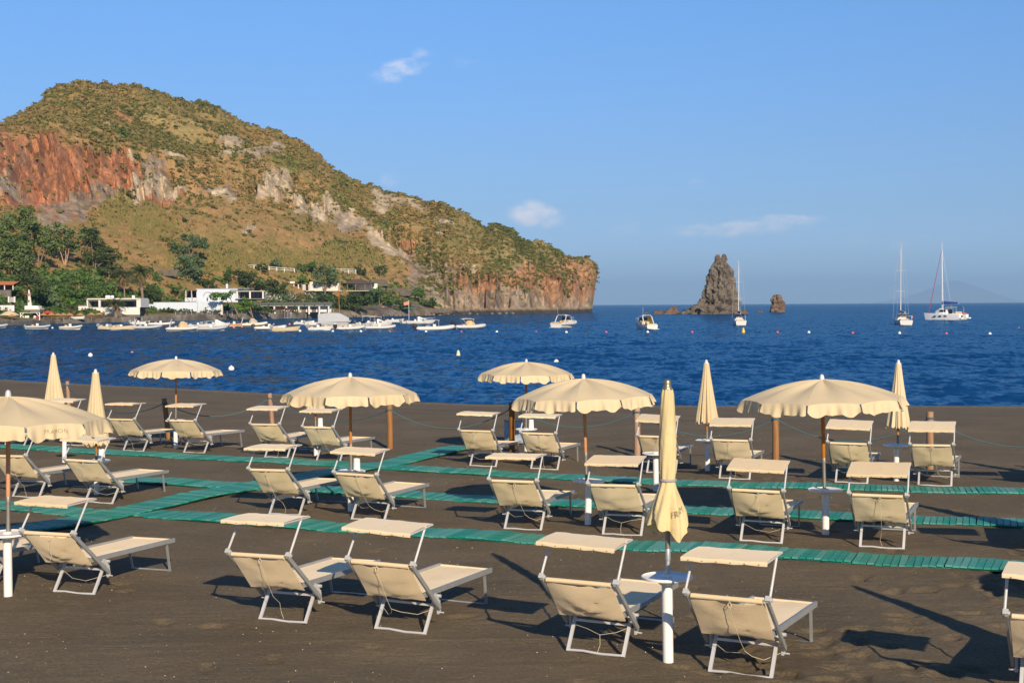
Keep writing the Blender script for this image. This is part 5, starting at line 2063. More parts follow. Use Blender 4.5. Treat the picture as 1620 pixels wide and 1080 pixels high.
# arcade
h = house('arcade', 'long low arcade with a dark grey roof and white columns along the quay', 'building')
D = land_at(465, 493).y
part(h, 'roof', DARKROOF, [(402, 526, 478, 482.6, 5)], D)
part(h, 'wall', WHITE, [(432, 524, 484.4, 494, .4)], D + 3)
part(h, 'fascia', SHADEIN, [(404, 524, 482.7, 484.3, .4)], D + .3)
for x in (434, 453, 472.6, 489, 505.2, 520):
    part(h, 'column', WHITE, [(x - 1.1, x + 1.1, 484.4, 497, .5)], D + .6)
for x in (425, 446, 467, 482, 498, 514):
    part(h, 'roof_vent', DARKIN, [(x - .8, x + .8, 481, 482.5, .3)], D - .35)
for a, b in ((440, 448), (477, 484), (493, 500)):
    part(h, 'door', WOODB, [(a, b, 486.5, 494, .1)], D + 2.88)

# upper house and pavilion
D = land_at(500, 459.5).y - 7
h = house('white_house', 'upper white house with columns behind the drooping blue green tree')
part(h, 'wall', CREAMW, [(490, 510, 445.5, 459.5, 5)], D)
part(h, 'wall', CREAMW, [(510, 536, 447.5, 459.5, 5)], D + .5)
part(h, 'gate_wall', CREAMW, [(452, 481, 451, 459.5, .4)], D + 4)
part(h, 'roof', BROWNROOF, [(450, 476, 448.4, 449.8, 5)], D + .6)
part(h, 'chimney', WHITE, [(458.5, 466, 445, 448.3, 1)], D + 2)
part(h, 'doorway', DARKIN, [(483.5, 488.5, 449.5, 459.3, .3)], D + 3)
for x in (464.7, 472, 479.6, 482.3, 489):
    part(h, 'column', CREAMW, [(x - .9, x + .9, 449.9, 459.5, .5)], D + .7)
part(h, 'terrace_edge', CREAMW, [(484, 541, 459.5, 460.6, 6)], D - 1)
for a, b in ((496, 500), (518, 523)):
    f = part(h, 'window', GLASS, [(a, b, 450.5, 456, .1)], D - .05 if a < 505 else D + .45)
    part(f, 'sill', WHITE, [(a - .4, b + .4, 456, 456.6, .3)], (D - .05 if a < 505 else D + .45) - .1)
D = land_at(570, 459.5).y - 8
h = house('pavilion', 'open pavilion with a dark hipped roof and white back wall on the upper terrace', 'pavilion')
part(h, 'wall', WHITE, [(544, 597, 448.6, 459.4, .4)], D + 6)
mb = MB()
e = [PD(542.5, 448.4, D - .4), PD(592, 448.4, D - .4)]
w2 = 8.5
ap = PD(567.5, 441.3, D + 4)
v = [e[0], e[1], Vector((e[1].x, e[1].y + w2, e[1].z)), Vector((e[0].x, e[0].y + w2, e[0].z)), ap + Vector((-1.2, 0, 0)), ap + Vector((1.2, 0, 0))]
mb.add(v, [(0, 1, 5, 4), (1, 2, 5), (2, 3, 4, 5), (3, 0, 4), (3, 2, 1, 0)])
mb.build('roof', BROWNROOF, h)
for x in (549.5, 562.6, 577.4, 587.6):
    part(h, 'post', WOODB, [(x - .7, x + .7, 448.6, 459.4, .35)], D + .1)
part(h, 'bench', DARKIN, [(565, 569, 456, 457.4, .6)], D + 2)
part(h, 'floor', CREAMW, [(541.5, 598, 459.5, 460.6, 8)], D - .5)
part(h, 'parapet', WHITE, [(592.2, 597, 448.4, 456.5, 2)], D)

# house behind the lettered sign
h = house('terrace_house', 'terrace house with an orange awning above a dark stone wall at the photo edge', 'house')
D = 372
part(h, 'wall', STONE, [(-30, 17, 459, 471, .6)], D)
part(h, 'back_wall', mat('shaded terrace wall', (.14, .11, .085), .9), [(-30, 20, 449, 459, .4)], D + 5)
part(h, 'floor', STONE2, [(-30, 21, 458.3, 459, 5)], D - .1)
for x in (-8, 7, 20.4):
    part(h, 'post', WHITE, [(x - .6, x + .6, 449.6, 458.4, .25)], D)
mb = MB()
a, b = PD(-30, 449.6, D - .5), PD(21.8, 449.6, D - .5)
mb.add([a, b, (b.x, b.y + 5, b.z + .9), (a.x, a.y + 5, a.z + .9), (a.x, a.y, a.z - .12), (b.x, b.y, b.z - .12)], [(0, 1, 2, 3), (4, 5, 1, 0)])
mb.build('awning', ORANGE, h)
for x in (13.6, 22.8):
    part(h, 'column', WHITE, [(x - 1.1, x + 1.1, 469, 478.5, .4)], D - 4)
part(h, 'lower_wall', SHADEIN, [(14, 24, 470, 478, .3)], D - 3)

# lettered sign board
D = land_at(8, 497).y
h = house('sign_board', 'white sign board with blue and red lettering at the photo edge', 'sign')
part(h, 'board', M['plastic_white'], [(-12, 22.4, 482.8, 492.2, .12)], D)
INKB, INKR = mat('blue paint', (.05, .06, .16), .7), mat('red paint', (.55, .12, .07), .7)


def line(txt, x0, x1, y0, y1, m):
    o = bpy.data.objects.new('lettering', text_mesh(txt, lambda x, y: PD(x0 + (x1 - x0) * x, y1 + (y0 - y1) * y, D - .012), m))
    COL.objects.link(o)
    o.parent = h


line('NOLEGGIO', -5.5, 20.6, 483.7, 486.1, INKB)
# the smaller red and blue lines cannot be read in the photograph: plain printed dashes
for (y0, y1, m_, xs_) in ((487.2, 488.6, INKR, np.arange(-6, 20, 2.6)), (490.2, 491.0, INKB, np.arange(4, 15, 2.6))):
    part(h, 'printed_line', m_, [(x, x + 1.7, y0, y1, .008) for x in xs_], D - .012)['kind'] = 'stuff'
for x in (-9, 19):
    part(h, 'leg', WOODB, [(x, x + .8, 492.2, 499, .12)], D + .13)

# kiosk, sail shaped sign, pergola
h = house('kiosk', 'small white flat roofed kiosk under the sail shaped sign', 'kiosk')
D = land_at(50, 501).y
part(h, 'wall', M['plastic_white'], [(39, 60.5, 483.6, 487.2, 2.6)], D + 1)
part(h, 'eaves', CREAMW, [(38.6, 62.8, 487.2, 489.8, 3.4)], D + .6)
part(h, 'awning', mat('grey brown awning', (.17, .14, .12), .85), [(31, 63, 490, 493.9, 3)], D - .5)
part(h, 'hatch', DARKIN, [(42, 56, 494.4, 499, .2)], D + 3.2)
mb = MB()
a, b, c, d = PD(43.9, 483.5, D + 1), PD(50.0, 483.5, D + 1), PD(46.4, 458.6, D + 1), PD(44.6, 458.2, D + 1)
mb.add([a, b, c, d] + [q + Vector((0, .35, 0)) for q in (a, b, c, d)], [(0, 1, 2, 3), (7, 6, 5, 4), (0, 3, 7, 4), (1, 5, 6, 2), (3, 2, 6, 7)])
sl = mb.build('sail_sign', WHITE, None)
tag(sl, 'narrow white sail shaped sign with a red patch above the kiosk', 'sign')
mb = MB()
a, b, c, d = PD(43.2, 468.5, D + .9), PD(47.2, 468.2, D + .9), PD(46.6, 463.8, D + .9), PD(44.2, 464.6, D + .9)
mb.add([a, b, c, d] + [q + Vector((0, .06, 0)) for q in (a, b, c, d)], [(0, 1, 2, 3), (0, 3, 7, 4), (1, 5, 6, 2)])
mb.build('red_patch', INKR, sl)
mb = MB()
wbox(mb, 44.6, 46.6, 474.5, 477.6, D + .93, .05)
mb.build('dark_emblem', DARKIN, sl)
h = house('pergola', 'white timber pergola with diagonal braces on the quay edge', 'pergola')
D = land_at(47, 504).y
for x in (32.4, 62.4):
    part(h, 'post', WHITE, [(x - .6, x + .6, 494.6, 506.5, .25)], D)
part(h, 'beam', WHITE, [(31.6, 63.2, 494.0, 494.9, .3)], D - .03)
for x, s in ((33, 1), (61.8, -1)):
    mb = MB()
    mb.bar(PD(x, 500.2, D + .1), PD(x + s * 4.6, 494.8, D + .1), .14, .14, (0, 1, 0))
    mb.build('brace', WHITE, h)
for i, x in enumerate((36, 40.5, 44, 54.5, 58.5)):
    mb = MB()
    g = PD(x, 505.5, D + 1)
    s = .40
    mb.box((g.x, g.y, g.z + .45), (.5, .5, .05))
    mb.box((g.x, g.y + .24, g.z + .75), (.5, .05, .5))
    for dx in (-.22, .22):
        for dy in (-.22, .22):
            mb.box((g.x + dx, g.y + dy, g.z + .2), (.05, .05, .46))
    o = mb.build('garden_chair', WHITE if i < 3 else REDCL if i == 4 else WHITE, None)
    tag(o, ['white garden chair beside the left post of the pergola', 'second white garden chair in the pergola', 'third white garden chair in the middle of the pergola', 'white garden chair next to the red one in the pergola', 'red garden chair under the pergola brace'][i].replace('left post', 'first post'), 'chair', 'chairs under the pergola')


def shore_parasol(label, px, py_base, py_top, py_rim, r_px, D, material, group, pole=WOODB, flat=.0):
    g = PD(px, py_base, D)
    k = D / F
    root = empty('beach_parasol', g)
    tag(root, label, 'parasol', group)
    H, z, r = (py_base - py_top) * k, (py_base - py_rim) * k, r_px * k
    mb = MB()
    mb.lathe([(r * 1.0, z), (r * .98, z + .05), (r * .55, z + (H - z) * .55), (.05, H)], 12, cap=True)
    mb.build('canopy', material, root)
    mb = MB()
    mb.tube([(0, 0, -.2), (0, 0, H - .05)], .05, 6)
    mb.build('pole', pole, root)


shore_parasol('big cream parasol in front of the lettered sign', 15, 507, 490.5, 498.6, 15.5, land_at(15, 504).y, M['canvas'], 'parasols of the shore restaurant')
shore_parasol('red parasol beside the white pergola', 76, 506, 491.2, 495, 12, land_at(76, 502).y, REDCL, 'parasols of the shore restaurant')
for i, (x, y) in enumerate(((19, 501), (69, 499), (81.5, 499), (92, 499.2), (100.5, 499), (110, 499), (127, 498.8), (145, 498.4), (157, 498.2))):
    shore_parasol(('straw parasol under the big cream one', 'straw parasol nearest the pergola', 'straw parasol below the red one', 'straw parasol just past the red one', 'straw parasol fifth along from the pergola', 'straw parasol in front of the stubby dry palm', 'straw parasol by the beached rowing boat', 'straw parasol past the beached rowing boat', 'last straw parasol before the short broad palm')[i],
                  x, 507.4, y - 4.2, y - .6, 6.6, land_at(x, 505 - (i % 2) * .8).y, STRAW, 'straw parasols along the quay', M['wood_pole'])
for i, (x, y) in enumerate(((605 + 22 * i_, 486 - .2 * i_) for i_ in range(6))):
    x = (605, 651, 664, 676, 688, 710)[i]
    y = (484.2, 484.3, 484.6, 483.6, 483.9, 484.6)[i]
    shore_parasol(('small straw parasol by the lush tree near the terrace', 'small straw parasol first along the rocky shore', 'small straw parasol second along the rocky shore', 'small straw parasol third along the rocky shore', 'small straw parasol under the grey cliff', 'small straw parasol farthest along below the cliff')[i],
                  x, y + 6, y, y + 2.2, 4.6, float(np.interp(x, KPX, D0)) + 16, STRAW, 'straw parasols on the rocky shore', M['wood_pole'])

# terrace walls, fences, cage, small boards
for (lab, a, b, c, d, DD, m_) in (('stone retaining wall of the upper terrace beside the pavilion', 586, 613, 441.5, 452, None, STONE2), ('long stone terrace wall below the grey cliff', 612, 652, 455.5, 467.5, None, STONE2),
                                  ('short stone wall with a path beside the terrace wall', 596, 608, 457, 470, None, STONE2), ('stone wall on the slope between the big eucalyptus and the palms', 250, 280, 428, 436, None, STONE2),
                                  ('low stone wall above the rocky shore with a timber rail', 640, 712, 489, 494.5, None, STONE2)):
    D = land_at((a + b) / 2, d).y - .6
    h = house('stone_wall', lab, 'wall', 'stone walls of the terraces')
    ms = MB()
    wbox(ms, a, b, c, d + 1, D + .2, .8)
    ms.build('core', m_, h)
    # single stones in courses, uneven
    p0, p1 = PD(a, d + .5, D), PD(b, c, D)
    st = MB()
    z = p0.z
    while z < p1.z - .1:
        x = p0.x
        hh = random.uniform(.30, .55)
        while x < p1.x - .1:
            w = random.uniform(.4, 1.0)
            st.box((x + w / 2, D + random.uniform(.06, .16), z + hh / 2), (w * .92, .3, hh * .9), ry=random.gauss(0, .06), taper=.9)
            x += w
        z += hh
    s_ = st.build('stones', m_, h)
    s_['kind'] = 'stuff'


def rail_fence(label, pts, h, n_rails, D, material, rp=.06, group='fences of the far shore'):
    """pts: (px, py) of the fence foot"""
    root = empty('rail_fence')
    tag(root, label, 'fence', group)
    P3 = [PD(x, y, D) if D else land_at(x, y) for (x, y) in pts]
    L = [P3[0]]
    for a, b in zip(P3[:-1], P3[1:]):
        n = max(1, int((b - a).length / 2.6))
        L += [a.lerp(b, (i + 1) / n) for i in range(n)]
    pm = MB()
    pm.box((0, 0, h / 2), (rp * 2, rp * 2, h))
    pme = pm.mesh('fence_post', material)
    for p in L:
        o = bpy.data.objects.new('fence_post', pme)
        COL.objects.link(o)
        o.parent = root
        o.location = p
    for q in range(n_rails):
        mb = MB()
        mb.tube([p + Vector((0, -.03, h * (q + 1) / n_rails - .05)) for p in L], rp * .7, 5)
        mb.build('rail', material, root)
    return root


rail_fence('grey metal rail fence along the quay before the white house', [(278, 497.8), (352, 497), (434, 496.6)], 1.05, 2, None, RAILM, .05)
rail_fence('grey metal rail fence along the quay in front of the arcade', [(461, 497.6), (528, 497)], 1.05, 2, None, RAILM, .05)
rail_fence('white rail fence on the hillside above the veranda trees', [(372, 424.8), (402, 425.5), (450, 430), (466, 431)], 1.5, 2, land_at(420, 431).y - 1, WHITE, .14)
rail_fence('white slatted rail fence on the hillside above the pavilion', [(528, 432), (563, 433.2)], 1.9, 3, land_at(545, 434).y - 1, WHITE, .12)
rail_fence('timber rail fence above the rocky shore', [(690, 491.5), (735, 490.6)], 1.0, 2, float(np.interp(712, KPX, D0)) + 7, STONE2, .09)
h = house('wire_cage', 'square wire mesh cage standing on the quay', 'cage')
D = land_at(448, 500).y
a, b = PD(437, 503, D), PD(459, 491, D)
mb = MB()
for x in np.linspace(a.x, b.x, 6):
    mb.tube([(x, D, a.z), (x, D, b.z)], .05, 5)
    mb.tube([(x, D + 3, a.z), (x, D + 3, b.z)], .05, 5)
mb.build('bars', RAILM, h)['kind'] = 'stuff'
mb = MB()
for z in (a.z + .05, b.z):
    mb.tube([(a.x, D, z), (b.x, D, z), (b.x, D + 3, z), (a.x, D + 3, z), (a.x, D, z)], .06, 5, cap=False)
mb.build('frame', RAILM, h)
for i, (x, y, w, hh) in enumerate(((434.6, 495, 2.6, 3), (424.5, 499, 2.8, 1.8), (460.6, 494.6, 1.6, 1.8), (367.4, 489.2, 5, 4.6))):
    mb = MB()
    D = land_at(x, 498.5).y
    wbox(mb, x - w / 2, x + w / 2, y - hh / 2, y + hh / 2, D, .06)
    o = mb.build('notice_board', M['plastic_white'], None)
    mb = MB()
    wbox(mb, x - .25, x + .25, y + hh / 2, 500.5, D + .07, .08)
    mb.build('stake', RAILM, o)
    tag(o, ('small white notice at the corner of the wire cage', 'low white notice on the quay between fence and wire cage', 'tiny white notice on the far corner of the wire cage', 'square white notice among the umbrella pines')[i], 'notice', 'notices on the quay')
# bare tree in front of the long wall
g = land_at(306, 494.5)
k = g.y / F
mb = MB()
mb.tube([(0, 0, -.3), (-.05, 0, 11 * k), (-.5 * .6, 0, 17 * k)], [.34, .28, .2], 7)
mb.tube([(-.1, 0, 13 * k), (-7 * k, .2, 20 * k), (-11 * k, .3, 24 * k)], [.2, .15, .07], 6)
mb.tube([(-.3, 0, 16 * k), (-1.5 * k, .2, 24 * k), (-2 * k, 0, 34 * k)], [.2, .14, .07], 6)
mb.tube([(0, 0, 11 * k), (4 * k, -.2, 17 * k), (3 * k, .1, 22 * k)], [.2, .13, .06], 6)
o = mb.build('bare_tree', mat('pale bark', (.36, .30, .26), .9), None, True, loc=g)
tag(o, 'leafless pale tree in front of the white wall', 'tree')
# rocks along the water on the rocky shore
for i in range(24):
    x = 548 + i * 11.5 + random.uniform(-2, 2)
    D = float(np.interp(x, KPX, D0)) + random.uniform(-2.5, 4)
    r_ = random.uniform(.5, 1.5)
    nn = 7
    pts = [Vector((math.cos(a) * math.cos(e), math.sin(a) * math.cos(e), math.sin(e) * .7)) for e in (-.6, .1, .8) for a in np.linspace(0, 6.28, nn, endpoint=False)]
    mb = MB()
    secs = [[pts[j * nn + q] * r_ * random.uniform(.75, 1.2) for q in range(nn)] for j in range(3)]
    mb.loft(secs, closed=True)
    o = mb.build('shore_rock', rock_m, None, False, loc=((x - 810) / F * D, D, SEA_Z + random.uniform(0, .5)))
    tag(o, 'dark boulder at the water line of the rocky shore', 'rock', 'boulders along the rocky shore')

# ================================================================== boats and buoys
GEL = mat('white gelcoat', (.57, .555, .525), .35, var=.04, objvar=.05)
CREAM = mat('cream gelcoat', (.50, .41, .27), .4, var=.05, objvar=.05)
HYP = mat('pale inflatable tube', (.53, .515, .49), .55, objvar=.07)
HYPG = mat('grey inflatable tube', (.36, .37, .38), .55)
ORNG = mat('orange inflatable tube', (.70, .27, .06), .55)
BLK = mat('black engine cowl', (.02, .02, .022), .3)
GRYE = mat('grey engine cowl', (.20, .22, .25), .35)
TEAK = mat('tan cushions', (.55, .38, .20), .7)
DECK = mat('pale deck', (.42, .39, .34), .7)
WIN = mat('dark tinted window', (.02, .025, .03), .1)
NAVY = mat('navy canvas', (.03, .045, .13), .8)
BEIGE = mat('beige canvas', (.42, .36, .28), .8)
GREYT = mat('pale grey tarpaulin', (.36, .37, .385), .75, var=.08, vscale=2)
YEL = mat('yellow canvas', (.72, .50, .09), .8)
BOTTOM = mat('dark antifouling', (.03, .035, .05), .7)
MAST = mat('mast aluminium', (.66, .66, .64), .45, metal=.3)
REDS = mat('dark red sail cover', (.32, .035, .035), .8)
BLUES = mat('blue sail bag', (.025, .06, .24), .8)
REDB = mat('red buoy', (.62, .10, .08), .5)
WHB = mat('white buoy', (.78, .76, .72), .5)
ORB = mat('orange buoy', (.75, .22, .06), .5)
YLB = mat('yellow buoy', (.75, .48, .04), .5)
WOODH = mat('varnished hull', (.50, .31, .12), .4)


def hull_mesh(mb, L, B, h0, h1, k=.25, full=2.6, rake=.10, tr=.92, n=13, trim=0):
    secs = []
    for i in range(n):
        s = i / (n - 1)
        b = B / 2 * (tr + (1 - tr) * min(1, s * 3)) * max(.02, 1 - s ** full) ** .75
        h = h0 + (h1 - h0) * s ** 1.8
        y = -L / 2 + L * s
        yb = y - rake * L * s ** 3
        secs.append([(-b, y, h), (-b * .97, (y * .6 + yb * .4), h * .55), (-b * .84, yb, .03), (-b * .5, yb, -k * .7 * (1 - s ** 4)), (0, yb, -k * (1 - s ** 4)), (b * .5, yb, -k * .7 * (1 - s ** 4)), (b * .84, yb, .03), (b * .97, (y * .6 + yb * .4), h * .55), (b, y, h)])
    mb.loft(secs, cap=False)
    mb.f.append(tuple(range(len(mb.v) - n * 9, len(mb.v) - n * 9 + 9)))
    mb.m.append(mb.cur)
    return secs


def deck_part(secs, root, z=-.06, material=DECK, name='deck', i0=0, i1=None, inset=.94):
    mb = MB()
    ss = secs[i0:i1]
    mb.loft([[(s[0][0] * inset, s[0][1], s[0][2] + z), (0, s[0][1], s[0][2] + z + .03), (s[8][0] * inset, s[8][1], s[8][2] + z)] for s in ss], cap=False)
    return mb.build(name, material, root)


def outboard(root, x, y, m_, s=1.0):
    mb = MB()
    mb.loft([[(x + u * .21 * s * kx, y + v * .30 * s * kx - .06 * s, z * s) for u, v in ((-1, -1), (-.6, -1.15), (.6, -1.15), (1, -1), (1, .9), (.6, 1.05), (-.6, 1.05), (-1, .9))] for z, kx in ((.55, .8), (.68, 1), (1.02, .98), (1.16, .72))], closed=True)
    o = mb.build('outboard_engine', m_, root)
    mb = MB()
    mb.box((x, y - .02, .22 * s), (.16 * s, .24 * s, .72 * s))
    mb.build('engine_leg', m_, o)
    return o


def tube_ring(root, L, B, r, h, m_, name='tube'):
    pts, rr = [], []
    for t in np.linspace(-1, 1, 33):
        a = abs(t)
        s = 1 - a
        y = -L / 2 + L * (1 - a ** 1.0) if a > .45 else -L / 2 + L * .55 + L * .42 * math.cos(a / .45 * math.pi / 2)
        x = math.copysign(B / 2 * (1 if a > .45 else math.sin(a / .45 * math.pi / 2) ** .8), t)
        pts.append((x, y, h + .30 * (max(0, y) / (L / 2)) ** 2))
        rr.append(r * (1 if a < .93 else .4 + .6 * (1 - a) / .07 if a < 1 else .35))
    mb = MB()
    mb.tube(pts, rr, 9)
    return mb.build(name, m_, root, True)


def windscreen(root, x, y, z, w, h, m_=None):
    mb = MB()
    mb.add([(x - w / 2, y - .12, z), (x + w / 2, y - .12, z), (x + w * .42, y - .34, z + h), (x - w * .42, y - .34, z + h), (x - w / 2, y - .09, z), (x + w / 2, y - .09, z), (x + w * .42, y - .31, z + h), (x - w * .42, y - .31, z + h)],
           [(0, 1, 2, 3), (7, 6, 5, 4), (0, 3, 7, 4), (1, 5, 6, 2), (3, 2, 6, 7)])
    return mb.build('windscreen', m_ or WIN, root)


def boat_root(name, label, cat, px, py, az, group, roll_=0):
    g = P(px, py, SEA_Z)
    r = empty(name, g, -R(az))
    r.rotation_euler.x = R(random.gauss(0, .6))
    return tag(r, label, cat, group)


MO = 'boats moored in the bay'


def rib(label, px, py, az, L, tube_m=HYP, eng=BLK, n_eng=1, arch=False, cover=None, seat=True, bimini=None, engs=1.0):
    root = boat_root('inflatable_boat', label, 'inflatable boat', px, py, az, MO)
    B = L * .36
    mb = MB()
    secs = hull_mesh(mb, L * .96, B * .72, .32, .62, .22)
    mb.build('hull', GEL, root)
    deck_part(secs, root, -.10)
    tube_ring(root, L, B * .78, L * .048, .46, tube_m)
    mb = MB()
    mb.box((0, -.02 * L, .78), (.62, .55, .72), taper=.8)
    c = mb.build('console', GEL, root)
    windscreen(c, 0, .02 * L + .1, 1.10, .56, .34)
    if seat:
        mb = MB()
        mb.box((0, -.20 * L, .66), (.75, .50, .46), taper=.92)
        mb.build('seat', TEAK, root)
        mb = MB()
        mb.box((0, .22 * L, .60), (.70, L * .16, .22), taper=.85)
        mb.build('bow_cushion', TEAK if cover else DECK, root)
    for i in range(n_eng):
        outboard(root, (i - (n_eng - 1) / 2) * .50, -L * .5, eng, engs)
    if arch:
        mb = MB()
        w = B * .36
        mb.tube([(-w, -.40 * L, .5), (-w * .95, -.34 * L, 1.75), (-w * .6, -.32 * L, 1.98), (w * .6, -.32 * L, 1.98), (w * .95, -.34 * L, 1.75), (w, -.40 * L, .5)], .06, 7)
        mb.build('arch', GEL, root, True)
    if cover is not None:
        mb = MB()
        mb.loft([[(x * .62 * k, y0, .55 + z * k) for x, z in ((-1, 0), (-.8, .5), (0, .95), (.8, .5), (1, 0))] for y0, k in ((-.12 * L, .7), (-.06 * L, 1.2), (.04 * L, 1.25), (.16 * L, .6))])
        mb.build('console_cover', cover, root)
    if bimini is not None:
        mb = MB()
        w = B * .36
        mb.loft([[(-w, y0, 1.75 + q), (-w * .6, y0, 1.88 + q), (w * .6, y0, 1.88 + q), (w, y0, 1.75 + q)] for y0, q in ((-.30 * L, -.06), (-.16 * L, .05), (0, .03), (.10 * L, -.08))], cap=False)
        mb.build('bimini', bimini, root)
        for s in (-1, 1):
            for y0 in (-.27, .06):
                mb = MB()
                mb.tube([(s * w * .98, y0 * L, 1.74), (s * w, (y0 + .06) * L * .6, .6)], .022, 5)
                mb.build('bimini_pole', MAST, root)
    return root


def motorboat(label, px, py, az, L, hull_m=GEL, eng=GRYE, top=None, windsc=True, cabin=False, rail=False, group=MO):
    root = boat_root('motorboat', label, 'motorboat', px, py, az, group)
    B = L * .36
    mb = MB()
    secs = hull_mesh(mb, L, B, .55, .92, .25, 2.4)
    mb.build('hull', hull_m, root)
    deck_part(secs, root, -.22, DECK, 'cockpit_floor', 0, 8)
    deck_part(secs, root, .0, GEL, 'foredeck', 7, None, 1.0)
    mb = MB()
    mb.tube([s[0] for s in secs], .045, 5)
    mb.tube([s[8] for s in secs], .045, 5)
    mb.build('rub_rail', hull_m, root)
    mb = MB()
    mb.box((0, -.10 * L, .72), (.60, .50, .60), taper=.85)
    mb.build('console', GEL, root)
    mb = MB()
    mb.box((0, -.36 * L, .62), (B * .78, .5, .38))
    mb.build('bench_seat', TEAK if hull_m is CREAM else DECK, root)
    if windsc:
        windscreen(root, 0, .12 * L, .86, B * .66, .42)
    if cabin:
        mb = MB()
        mb.loft([[(-w, y0, z0), (-w * .8, y0, z1), (w * .8, y0, z1), (w, y0, z0)] for y0, w, z0, z1 in ((-.04 * L, B * .34, .6, 1.55), (.02 * L, B * .36, .62, 1.58), (.18 * L, B * .33, .66, 1.15), (.32 * L, B * .18, .74, .92))])
        c = mb.build('cabin', GEL, root)
        for s in (-1, 1):
            mb = MB()
            mb.add([(s * B * .345, .0, .95), (s * B * .335, .14 * L, .92), (s * B * .30, .10 * L, 1.16), (s * B * .30, .02 * L, 1.36)], [(0, 1, 2, 3)])
            mb.build('window', WIN, c)
    outboard(root, 0, -L * .5 - .05, eng, .95)
    if top is not None:
        mb = MB()
        w = B * .40
        mb.loft([[(-w, y0, 1.92 + q), (-w * .7, y0, 2.02 + q), (w * .7, y0, 2.02 + q), (w, y0, 1.92 + q)] for y0, q in ((-.32 * L, -.03), (-.1 * L, .05), (.10 * L, 0))], cap=False)
        mb.build('hardtop', top, root)
        for s in (-1, 1):
            for y0 in (-.28, .08):
                mb = MB()
                mb.tube([(s * w * .95, y0 * L, 1.94), (s * w, y0 * L * 1.05, .6)], .028, 5)
                mb.build('top_pole', MAST, root)
    if rail:
        mb = MB()
        mb.tube([(-B * .40, .10 * L, 1.25), (-B * .30, .32 * L, 1.38), (0, .50 * L, 1.45), (B * .30, .32 * L, 1.38), (B * .40, .10 * L, 1.25)], .022, 5)
        for x, y in ((-.36, .2), (-.22, .38), (.36, .2), (.22, .38)):
            mb.tube([(x * B, y * L, .8), (x * B, y * L, 1.34)], .018, 5)
        mb.build('bow_rail', MAST, root)
    return root


def cruiser(label, px, py, az, L, curtain=None, twin=False, inflatable=False):
    root = boat_root('cabin_cruiser', label, 'motor cruiser', px, py, az, MO)
    B = L * .37
    mb = MB()
    secs = hull_mesh(mb, L, B, .85, 1.25, .35, 2.5, .12)
    mb.build('hull', GEL, root)
    mb = MB()
    mb.loft([[(s[1][0] * 1.004, s[1][1], .05), (s[2][0] * 1.03, s[2][1], -.12)] for s in secs], cap=False)
    mb.loft([[(s[7][0] * 1.004, s[7][1], .05), (s[6][0] * 1.03, s[6][1], -.12)] for s in secs], cap=False)
    mb.build('boot_stripe', BOTTOM, root)
    deck_part(secs, root, -.3, DECK, 'cockpit_floor', 0, 6)
    deck_part(secs, root, .02, GEL, 'foredeck', 5, None, 1.0)
    if inflatable:
        tube_ring(root, L * .99, B * .94, L * .045, .80, HYP)
    mb = MB()
    mb.loft([[(-w, y0, z0), (-w * .82, y0, z1), (w * .82, y0, z1), (w, y0, z0)] for y0, w, z0, z1 in ((.0, B * .40, .8, 1.34), (.06 * L, B * .40, .9, 1.42), (.22 * L, B * .32, 1.0, 1.42), (.36 * L, B * .16, 1.15, 1.28))])
    mb.build('coachroof', GEL, root)
    windscreen(root, 0, .10 * L, 1.36, B * .74, .62)
    mb = MB()
    mb.box((0, -.44 * L, .86), (B * .80, .55, .34))
    mb.build('stern_bench', TEAK, root)
    mb = MB()
    mb.box((0, -.535 * L, .18), (B * .86, .75, .10))
    mb.build('swim_platform', GEL, root)
    for s in (-1, 1):
        mb = MB()
        mb.box((s * B * .20, -.06 * L, 1.0), (.5, .45, .66))
        mb.build('helm_seat', TEAK, root)
    w = B * .42
    mb = MB()
    mb.tube([(-w, -.30 * L, .9), (-w * .92, -.18 * L, 2.15), (-w * .7, -.16 * L, 2.35), (w * .7, -.16 * L, 2.35), (w * .92, -.18 * L, 2.15), (w, -.30 * L, .9)], .085, 7)
    mb.build('targa_arch', GEL, root, True)
    mb = MB()
    mb.loft([[(-w * .9, y0, 2.20 + q), (-w * .5, y0, 2.38 + q), (w * .5, y0, 2.38 + q), (w * .9, y0, 2.20 + q)] for y0, q in ((-.20 * L, 0), (-.05 * L, .03), (.10 * L, -.10))], cap=False)
    mb.build('canopy', GEL if curtain is None else CREAM, root)
    for s in (-1, 1):
        mb = MB()
        mb.tube([(s * w * .88, .10 * L, 2.10), (s * B * .36, .12 * L, 1.40)], .03, 5)
        mb.build('canopy_pole', MAST, root)
    if curtain is not None:
        mb = MB()
        mb.add([(w * .95, -.28 * L, .95), (w * .98, .06 * L, 1.2), (w * .92, .08 * L, 2.15), (w * .92, -.18 * L, 2.2), (w * .91, -.28 * L, .95), (w * .94, .06 * L, 1.2), (w * .88, .08 * L, 2.15), (w * .88, -.18 * L, 2.2)], [(0, 1, 2, 3), (7, 6, 5, 4)])
        mb.build('side_curtain', curtain, root)
    mb = MB()
    mb.tube([(-w * .8, -.16 * L, 2.35), (-w * .85, -.19 * L, 3.7)], .018, 5)
    mb.build('aerial', MAST, root)
    mb = MB()
    mb.tube([(-B * .42, .05 * L, 1.55), (-B * .30, .32 * L, 1.75), (0, .49 * L, 1.85), (B * .30, .32 * L, 1.75), (B * .42, .05 * L, 1.55)], .022, 5)
    mb.build('bow_rail', MAST, root)
    if twin:
        for s in (-1, 1):
            outboard(root, s * .35, -.56 * L, BLK, 1.1)
    return root


